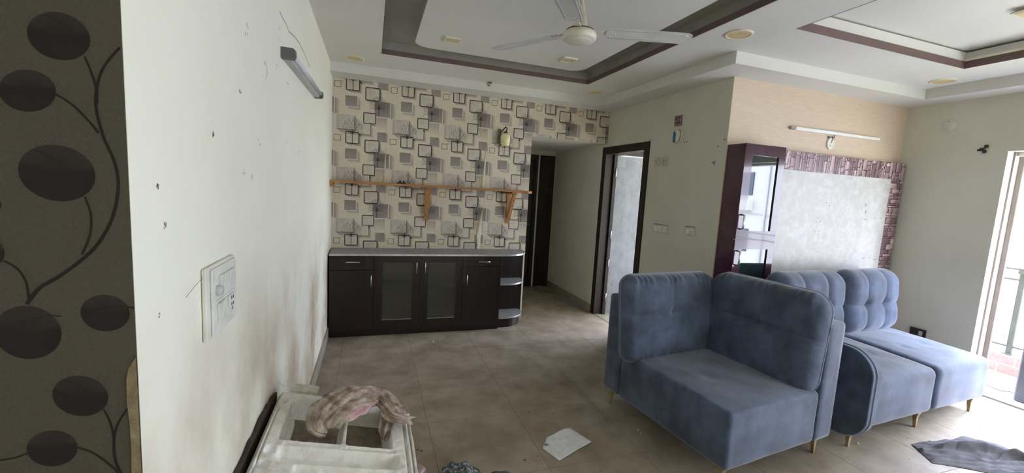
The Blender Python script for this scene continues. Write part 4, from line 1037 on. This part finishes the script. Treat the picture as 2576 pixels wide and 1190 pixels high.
q = MB(); c0=at(1648,396,'x',X1-.0005); c1=at(1680,419,'x',X1-.0005); q.poly([(X1-.0005,c0.y,c1.z),(X1-.0005,c1.y,c1.z),(X1-.0005,c1.y,c0.z),(X1-.0005,c0.y,c0.z)]); obj('old_plate_mark', q, mat('plate_mark', srgb(196,194,180), .6, srgb(170,166,152), 30,5), wsd, fix=False)
q = MB()
for a,b in ((1823,351),(1807,369),(1823,480),(1651,404),(1671,404),(1668,413),(1634,352),(1640,353),(1728,357),(1722,358),(1624,355)):
    c = at(a,b,'x',X1); q.box((X1-.004,c.y-.004,c.z-.004),(X1-.0003,c.y+.004,c.z+.004))
obj('nail', q, mat('rusty_nail', srgb(70,60,50), .7), wsd)
# ---- tube light and fan timer on the feature wall
t = thing('tube_light', 'slim white tube light on the beige wall above the stone border', 'light', (4.3,Y2,2.183))
q = MB(); q.box((3.800,Y2-.030,2.170),(4.872,Y2-.003,2.198),0,.004); obj('batten', q, ALU, t)
q = MB(); q.box((3.752,Y2-.026,2.172),(3.799,Y2-.003,2.194),0,.002); obj('end_cap', q, mat('grey_end_cap2', srgb(150,146,138), .5), t)
q = MB(); q.box((3.81,Y2-.034,2.175),(4.862,Y2-.0302,2.193),0,.001); obj('diffuser', q, mat('opal_diffuser', srgb(236,238,240), .35), t)
t = thing('wired_disc', 'white oval disc hanging by a cord under the slim tube light', 'disc', (4.262,Y2,2.10))
q = MB(); n=28; q.prism([(4.262+.042*math.cos(2*PI*k/n), 2.093+.050*math.sin(2*PI*k/n)) for k in range(n)],Y2-.014,Y2-.002,'y'); obj('disc', q, PLASTIC, t)
q = MB(); q.prism([(4.268,2.137),(4.282,2.130),(4.262,2.094)],Y2-.0165,Y2-.0142,'y'); q.box((4.252,Y2-.016,2.070),(4.268,Y2-.0142,2.076)); obj('pointer', q, mat('grey_scuff2', srgb(120,120,118), .6), t)
q = MB(); q.tube([(4.285,Y2-.012,2.135),(4.287,Y2-.018,2.150),(4.300,Y2-.012,2.172)],.0035,8); q.box((4.226,Y2-.018,2.142),(4.246,Y2-.003,2.155)); q.box((4.272,Y2-.02,2.138),(4.290,Y2-.006,2.153)); obj('cord', q, mat('grey_scuff2', srgb(120,120,118), .6), t)
# ---- right wall
t = thing('round_cover_plate', 'round white cover plate high on the right wall', 'cover plate', (X2,2.355,2.315))
q = MB(); q.lathe([(0.0,-.011),(.040,-.010),(.050,-.004),(.051,-.0005)],(X2,2.355,2.315),32,axis='x'); obj('disc', q, mat('grey_white_cover', srgb(206,204,198), .45), t)
q = MB(); q.lathe([(0,-.0125),(.0035,-.012),(.004,-.010)],(X2,2.355,2.345),8,axis='x'); obj('screw', q, BLACK, t)
t = thing('wall_hook', 'black three-part hook near the top of the balcony opening', 'hook', (X2,2.095,2.09))
q = MB(); q.box((X2-.014,2.100,2.072),(X2-.0005,2.136,2.088),0,.005); q.box((X2-.012,2.088,2.082),(X2-.0005,2.122,2.096),0,.004); q.box((X2-.022,2.076,2.052),(X2-.0005,2.098,2.078),0,.006); q.box((X2-.022,2.068,2.096),(X2-.0005,2.092,2.120),0,.006); obj('hook', q, BLACK, t)
t = thing('floor_socket', 'black plastic socket low on the right wall behind the sofa', 'socket', (X2,2.32,.41))
q = MB(); 
for a,b in (((2.262,.372),(2.378,.388)),((2.262,.436),(2.378,.452)),((2.262,.388),(2.280,.436)),((2.315,.388),(2.378,.436))): q.box((X2-.018,a[0],a[1]),(X2-.0005,b[0],b[1]))
obj('box_frame', q, BLACK, t); obj('insert', bx((X2-.008,2.280,.388),(X2-.001,2.315,.436)), PLASTIC, t)

# ================================================================== packing foam leaning on the left wall, carton under it
SL = math.atan(.25); cS,sS = math.cos(SL),math.sin(SL)
def TP(u,y,h=0): return (0.012+u*cS+h*sS, y, .632-u*sS+h*cS)      # tilted tray frame: u across, y away, h above the rim
bxo = thing('carton', 'brown cardboard carton under the white packing foam', 'box', (.28,1.42,0))
CARD = mat('brown_cardboard', srgb(96,74,54), .85, srgb(78,60,44), 6,5)
obj('body', bx((.07,1.02,0),(.50,1.80,.372),.003), CARD, bxo)
for a,b,m_ in (((.07,1.02),(.285,1.80),1),((.286,1.02),(.50,1.80),1)): obj('flap', bx((a[0],a[1],.3725),(b[0],b[1],.376)), CARD, bxo)
tr = thing('packing_foam_tray', 'white moulded packing foam tray tilted against the left wall', 'packing foam', (.28,1.42,.5))
W0,W1,Ya,Yb = 0.022,0.560,0.98,1.845
def sm(a,b,x): t_=max(0,min(1,(x-a)/(b-a))); return t_*t_*(3-2*t_)
def pit(u,y,u0,y0,u1,y1,soft): return sm(u0-soft*.3,u0+soft,u)*sm(u1+soft*.3,u1-soft,u)*sm(y0-soft*.3,y0+soft,y)*sm(y1+soft*.3,y1-soft,y)
def hgt(u,y):
    h = 0.0
    h -= .100*pit(u,y,.078,1.497,.478,1.800,.009)
    h += .045*pit(u,y,.070,1.585,.118,1.735,.010)+.070*pit(u,y,.070,1.735,.105,1.81,.010)
    h += .094*pit(u,y,.288,1.480,.312,1.715,.004)
    h += .022*pit(u,y,.080,1.770,.480,1.81,.006)
    # bar then lower troughs
    h -= .035*pit(u,y,.085,1.375,.500,1.462,.020)
    h -= .018*pit(u,y,.150,1.318,.480,1.362,.010)
    h -= .045*pit(u,y,.120,1.10,.490,1.300,.020)
    h -= .006*pit(u,y,.10,1.467,.49,1.492,.004)
    # broken bites on the left rim
    for (a,b,s,d) in ((.065,1.435,.018,.020),(.055,1.36,.020,.022),(.50,1.40,.014,.018),(.505,1.345,.014,.015),(.045,1.76,.016,.020),(.035,1.70,.012,.015)):
        h -= d*math.exp(-(((u-a)/s)**2+((y-b)/s)**2)**2)
    # chamfer on outer edges
    h -= .020*(1-sm(0,.012,u-W0))+.020*(1-sm(0,.014,W1-u))+.012*(1-sm(0,.010,Yb-y))
    h -= .012*pit(u,y,.530,.98,.542,1.83,.004)
    h -= .010*pit(u,y,.036,.98,.043,1.72,.003)
    h = min(h,0)
    h += .0016*noise.noise(Vector((u*60,y*60,0)))+.001*noise.noise(Vector((u*160,y*160,3)))
    return h
NU,NY = 150,230; q = MB(); vs = []; 
for i in range(NU+1):
    for j in range(NY+1):
        u = W0+(W1-W0)*i/NU; y = Ya+(Yb-Ya)*j/NY
        yy = y
        if j==NY or i in (0,NU) : yy = y+.003*noise.noise(Vector((u*30,y*30,8)))
        vs.append(TP(u,yy,hgt(u,y)))
fs = []; mi = []
liner = []
for i in range(NU):
    for j in range(NY):
        a = i*(NY+1)+j; u = W0+(W1-W0)*(i+.5)/NU; y = Ya+(Yb-Ya)*(j+.5)/NY
        fs.append((a,a+1,a+NY+2,a+NY+1)); mi.append(1 if (1.49<y<1.82 and hgt(u,y)<-.088) else (2 if (y<1.47 and any(((u-a_)/s_)**2+((y-b_)/s_)**2<1.0 for a_,b_,s_ in ((.065,1.435,.020),(.055,1.36,.022),(.50,1.40,.016),(.505,1.345,.016),(.24,1.352,.008),(.17,1.348,.006)))) else 0))
q.add(vs,fs,0,True); q.mi = mi
# skirt down to the underside
base = len(q.v); ring = [(i,0) for i in range(NU+1)]+[(NU,j) for j in range(1,NY+1)]+[(i,NY) for i in range(NU-1,-1,-1)]+[(0,j) for j in range(NY-1,0,-1)]
lo = []
for (i,j) in ring:
    u = W0+(W1-W0)*i/NU; y = Ya+(Yb-Ya)*j/NY; q.v.append(TP(u+.034*max(0,1-u/.25),y,-.125)); lo.append(len(q.v)-1)
for k in range(len(ring)):
    i,j = ring[k]; i2,j2 = ring[(k+1)%len(ring)]; q.f.append((i*(NY+1)+j, lo[k], lo[(k+1)%len(ring)], i2*(NY+1)+j2)); q.mi.append(0); q.sm.append(False); q.col.append(None)
q.f.append(tuple(lo)); q.mi.append(0); q.sm.append(False); q.col.append(None)
obj('foam_body', q, [FOAM,FOAMD,FOAMW], tr)
# raised corner lug
q = MB(); q.prism([(.062,1.835),(.165,1.838),(.168,1.90),(.150,1.908),(.075,1.900),(.060,1.865)],-.055,.010,'z'); q.v = [TP(*v) for v in q.v]; obj('corner_lug', q, mat('grimy_foam', srgb(206,200,184), .7, srgb(170,160,140), 30,6, bump=.3, bscale=120), tr)
# strip of edging along right rim
q = MB(); q.tube([TP(.564,Ya+.01+k*.08, -.004+.003*math.sin(k*2.1)) for k in range(10)],.005,6); obj('rim_strip', q, FOAM, tr)
# dark board between foam and wall
q = MB(); n = 24; top = [.012*random.random()+ (0 if k<18 else -.02*(k-18)/6) for k in range(n+1)]
for k in range(n):
    ya,yb = .99+k*.0365,.99+(k+1)*.0365
    q.poly([(.0035,ya,.45),(.0035,yb,.45),(.0035,yb,.628+top[k+1]),(.0035,ya,.628+top[k])]); q.poly([(.014,ya,.45),(.014,yb,.45),(.014,yb,.628+top[k+1]),(.014,ya,.628+top[k])]); q.poly([(.0035,ya,.628+top[k]),(.0035,yb,.628+top[k+1]),(.014,yb,.628+top[k+1]),(.014,ya,.628+top[k])])
o = obj('torn_cardboard', q, mat('dark_brown_cardboard', srgb(70,56,44), .85, srgb(50,40,32), 10,5)); tag(o, 'dark torn cardboard strip wedged between packing foam and left wall', 'cardboard')

# ---- cloths
def cloth(name, outline_fn, nu, nv, m_, label, cat, thick=.004):
    q = MB(); vs = [outline_fn(i/nu, j/nv) for i in range(nu+1) for j in range(nv+1)]; k = nv+1
    q.add(vs, [(i*k+j,(i+1)*k+j,(i+1)*k+j+1,i*k+j+1) for i in range(nu) for j in range(nv)],0,True)
    o = obj(name, q, m_, None, fix=False); s_ = o.modifiers.new('thickness','SOLIDIFY'); s_.thickness = thick; s_.offset = 1
    return tag(o, label, cat)
# twisted pinkish rag across the foam
RAG = mat('dirty_printed_cloth', srgb(186,174,158), .9, srgb(128,108,98), 22, 6, ramp=(.38,.62), bump=.3, bscale=120)
RAGP = mat('pink_cloth', srgb(206,168,168), .9, srgb(172,138,138), 12, 4)
def tray_pt(X,Y,h):   # photo-crop coordinates only used to lay the path out over the tray plane
    px_,py_ = 580+X/3.578, 930+Y/3.578
    d = FW + RT*((px_-1288)/FPX) + UP*((595-py_)/FPX); n_ = Vector((sS,0,cS)); p0 = Vector(TP(0,0,h)); t_ = (n_.dot(p0-CAM))/n_.dot(d); return CAM+d*t_
path = [(830,600,-.03,.035),(830,500,.012,.055),(930,370,.045,.075),(1080,285,.055,.080),(1230,240,.060,.066),(1350,255,.055,.052),(1430,330,.050,.044),(1480,400,.045,.050),(1525,420,.035,.058),(1550,430,.012,.050)]
PP = [(tray_pt(a,b,h+.014),w) for a,b,h,w in path]
def spl(t):
    n = len(PP)-1; s_ = min(t*n,n-1e-6); i = int(s_); f = s_-i; g = lambda k: PP[max(0,min(n,k))]
    r = []
    a,b,c,d = g(i-1),g(i),g(i+1),g(i+2)
    P_ = .5*((2*b[0])+(c[0]-a[0])*f+(2*a[0]-5*b[0]+4*c[0]-d[0])*f*f+(3*b[0]-a[0]-3*c[0]+d[0])*f**3); return P_, b[1]+(c[1]-b[1])*f
q = MB(); NA,NB = 150,72; vs = []
for i in range(NA+1):
    t_ = i/NA; P_,w = spl(t_); D = (spl(min(t_+.01,1))[0]-spl(max(t_-.01,0))[0]).normalized(); S_ = D.cross(Vector((sS,0,cS))).normalized(); U_ = S_.cross(D)
    if U_.z<0: U_=-U_
    endk = min(1, t_*9+.25)*min(1,(1-t_)*8+.3)
    tw = 5.0*t_
    for j in range(NB):
        a = 2*PI*j/NB
        fold = 1-.13*(1-abs(math.sin(8*a+tw*2.0+1.5*noise.noise(Vector((a,t_*8,9))))))**3+.04*math.sin(33*a+t_*44+5*noise.noise(Vector((a,t_*6,3))))+.14*math.sin(7*a+tw*2.2)+.10*math.sin(12*a-tw*3+2)+.10*noise.noise(Vector((math.cos(a)*2,math.sin(a)*2,t_*9)))+.07*math.sin(19*a+t_*30)
        if t_>.55: fold += .14*math.sin(5*a+t_*60)*(t_-.5)*1.2
        vs.append(P_ + S_*(w*endk*fold*math.cos(a)) + U_*(w*.42*endk*fold*math.sin(a)*(1.2 if math.sin(a)>0 else .7)))
q.add(vs,[(i*NB+j,(i+1)*NB+j,(i+1)*NB+(j+1)%NB,i*NB+(j+1)%NB) for i in range(NA) for j in range(NB)],0,True)
for f_i in range(len(q.f)):
    i,j = divmod(f_i,NB)
    if 33<i<92 and (j>=66 or j<=4): q.mi[f_i]=1
q.f.append(tuple(range(NB))); q.f.append(tuple(NA*NB+j for j in range(NB))[::-1]); q.mi+=[0,0]; q.sm+=[True,True]; q.col+=[None,None]
rg = tag(obj('twisted_rag', q, [RAG,RAGP]), 'twisted dusty pinkish brown rag draped over the packing foam', 'rag')
# hanging tail of the rag
corn = [tray_pt(1350,380,.030),tray_pt(1480,420,.035),tray_pt(1470,560,-.005),tray_pt(1385,640,-.022),tray_pt(1330,560,-.01)]
def tailf(a,b):
    top = corn[0].lerp(corn[1],a); mid = corn[4].lerp(corn[2],a); bot = corn[3]
    p = top.lerp(mid,b*1.6) if b<.625 else mid.lerp(bot+Vector(((a-.5)*.012,(a-.5)*.0,0)),(b-.625)/.375)
    return p+Vector((0,0,.006*math.sin(a*14+b*4)))
q = MB(); nu,nv=20,24; vs=[tailf(i/nu,j/nv) for i in range(nu+1) for j in range(nv+1)]; q.add(vs,[(i*(nv+1)+j,(i+1)*(nv+1)+j,(i+1)*(nv+1)+j+1,i*(nv+1)+j+1) for i in range(nu) for j in range(nv)],0,True)
obj('hanging_corner', q, RAG, rg, fix=False)

# grey cloth on floor at right
GC = mat('grey_floor_cloth', srgb(104,102,106), .95, srgb(82,80,84), 10, 5, bump=.2, bscale=140)
cA_,cB_,cC_,cD_ = (3.80,1.552),(4.36,1.545),(5.02,1.20),(3.92,1.215)
edgeT = [at(a,b,'z',0) for a,b in ((2293,1118),(2340,1112),(2400,1106),(2425,1097),(2450,1104),(2500,1115),(2540,1130),(2576,1150),(2620,1168),(2660,1185))]
edgeB = [at(a,b,'z',0) for a,b in ((2293,1119),(2318,1142),(2345,1166),(2385,1172),(2430,1180),(2480,1190),(2530,1200),(2580,1208),(2640,1216),(2680,1222))]
def lerpl(E_,t):
    n=len(E_)-1; s_=min(t*n,n-1e-6); i=int(s_); return E_[i].lerp(E_[i+1],s_-i)
def gcf(a,b):
    p = lerpl(edgeT,a).lerp(lerpl(edgeB,a),b); e_ = min(1,b*8,(1-b)*8,a*10)
    z = .012+.010*noise.noise(Vector((p.x*7,p.y*22,0)))+.010*(1-abs(math.sin(p.x*14+p.y*52+4*noise.noise(Vector((p.x*5,p.y*9,2))))))**2+.004*math.sin(p.x*55+p.y*120)
    z += .060*gs(b-(.42+.10*math.sin(a*5)),.07)*sm(.12,.3,a) 
    return (p.x,p.y,max(.003,z*e_+.003))
cloth('floor_cloth', gcf, 220, 90, GC, 'crumpled grey cloth lying on the bright floor near the balcony', 'cloth')
# paper sheet
pp = [at(a,b,'z',0) for a,b in ((1375,1102),(1390,1096),(1408,1086),(1420,1081),(1434,1078),(1488,1114),(1407,1161),(1365,1130))]
q = MB(); ctr = sum(pp,Vector((0,0,0)))/len(pp); ctr.z=.004; vs=[]; R_=8; n=len(pp)
fine=[]
for i in range(n):
    for k in range(6): fine.append(pp[i].lerp(pp[(i+1)%n],k/6))
for r in range(R_+1):
    for p in fine:
        c = ctr.lerp(p,r/R_); vs.append((c.x,c.y,.0025+.004*abs(noise.noise(Vector((c.x*6,c.y*6,4))))+(.004*(r/R_)**4*abs(math.sin(c.x*9)))))
m_=len(fine); q.add(vs,[(r*m_+i,r*m_+(i+1)%m_,(r+1)*m_+(i+1)%m_,(r+1)*m_+i) for r in range(R_) for i in range(m_)],0,True)
o = obj('paper_sheet', q, mat('white_paper', srgb(226,226,230), .7, srgb(206,206,210), 18,5), None, fix=False); s_=o.modifiers.new('thickness','SOLIDIFY'); s_.thickness=.0008; s_.offset=1
tag(o, 'white paper with torn corner lying on the floor', 'paper')
q = MB(); c = at(1374,1120,'z',.008); q.poly([(c.x-.012,c.y-.012,.0105),(c.x+.016,c.y-.006,.0105),(c.x+.012,c.y+.012,.0105),(c.x-.01,c.y+.01,.0105)])
obj('smudge', q, mat('grey_scuff3', srgb(120,118,120), .8), o, fix=False)
# patterned rags at the bottom edge
R2 = mat('patterned_rag', srgb(84,84,84), .9, srgb(164,176,186), 60, 4, ramp=(.50,.60), bump=.3, bscale=90)
def crump(name, c, rx, ry, h, seed, m_, label):
    q = MB(); n1,n2 = 46,22; vs=[]
    for i in range(n1):
        a = 2*PI*i/n1
        for j in range(n2+1):
            r = j/n2; k = 1+.25*noise.noise(Vector((math.cos(a)*1.5+seed,math.sin(a)*1.5,0)))
            x = c[0]+rx*r*k*math.cos(a); y = c[1]+ry*r*k*math.sin(a)
            z = h*(1-r**2)*(.7+.6*noise.noise(Vector((x*22,y*22,seed))))+.018*abs(noise.noise(Vector((x*45,y*45,seed+3))))*(1-r**6)+.003
            vs.append((x,y,max(.003,z)))
    q.add(vs,[(i*(n2+1)+j,((i+1)%n1)*(n2+1)+j,((i+1)%n1)*(n2+1)+j+1,i*(n2+1)+j+1) for i in range(n1) for j in range(n2)],0,True)
    o = obj(name, q, m_, None, fix=False); s_=o.modifiers.new('thickness','SOLIDIFY'); s_.thickness=.0025; s_.offset=1; return tag(o,label,'rag')
crump('crumpled_rag', (.850,1.948), .115,.11,.07,1.0,R2,'larger crumpled grey rag with pale blue print at the bottom edge')
crump('crumpled_rag', (1.060,1.895), .065,.06,.035,5.0,mat('dark_rag', srgb(70,74,72), .9, srgb(110,112,108), 30,4),'smaller dark crumpled rag right of the patterned rag')
# plastic cup lying beside the foam
t = thing('plastic_cup', 'clear pinkish plastic cup lying on the floor by the foam', 'cup', (.63,1.97,0))
M_ = Matrix.Translation((.62,1.965,.038)) @ Matrix.Rotation(math.radians(-38),4,'Z') @ Matrix.Rotation(math.radians(90),4,'X').inverted()
q = MB(); q.lathe([(.0,-.05),(.027,-.05),(.034,.045),(.036,.052),(.034,.053),(.032,.045),(.025,-.047)],(0,0,0),26,0,M_)
CUP = mat('pink_clear_plastic', srgb(214,186,196), .2, trans=.6); obj('cup_body', q, CUP, t)
q = MB(); q.lathe([(.034,.046),(.0375,.050),(.035,.054)],(0,0,0),26,0,M_); obj('lip', q, CUP, t)
# wire and debris
q = MB(); q.tube([(5.62,2.10,.004),(5.70,1.98,.010),(5.68,1.90,.004),(5.75,1.86,.006),(5.73,1.80,.004)],.004,6)
tag(obj('loose_cord', q, BLACK), 'thin dark cord lying on the balcony floor', 'cord')
q = MB(); rr = random.Random(21)
spots = [(1295,800),(1290,812),(1225,838),(1190,841),(1165,843),(1125,835),(1320,795),(1335,790),(1375,826),(1605,1083),(1612,1092),(1598,1110),(2158,1117),(1090,860),(1215,822)]
for k in range(70):
    spots.append((rr.uniform(870,1500),rr.uniform(835,900)))
for k,(a,b) in enumerate(spots):
    c = at(a,b,'z',0); s_ = rr.uniform(.004,.010) if k<15 else rr.uniform(.0015,.004)
    q.prism([(c.x+s_*rr.uniform(.6,1)*math.cos(t_*1.25),c.y+s_*rr.uniform(.6,1)*math.sin(t_*1.25)) for t_ in range(5)],.0005,s_*.9,'z')
o = tag(obj('plaster_crumbs', q, mat('plaster_crumb', srgb(206,202,192), .8)), 'scattered white plaster crumbs on the tiles by the sideboard', 'debris'); o['kind']='stuff'
q = MB()
for k in range(46):
    if k<12: a,b = [(1097,1081),(1050,1132),(1060,1135),(1330,1037),(1392,1043),(1320,1158),(2282,1103),(2287,1156),(2320,1014),(2464,1081),(2495,1101),(1905,1166)][k]
    else: a,b = rr.uniform(1050,2560), rr.uniform(1040,1188)
    c = at(a,b,'z',0); s_ = rr.uniform(.002,.007)*(1 if k<12 else .55)
    fl_=rr.uniform(.3,1); q.prism([(c.x+s_*1.8*rr.uniform(.3,1)*math.cos(t_*1.25),c.y+s_*fl_*rr.uniform(.3,1)*math.sin(t_*1.25)) for t_ in range(5)],.0004,s_*.35+.0006,'z')
o = tag(obj('dirt_flakes', q, mat('dark_dirt', srgb(60,52,46), .9)), 'scattered dark dirt flakes on the floor tiles', 'debris'); o['kind']='stuff'
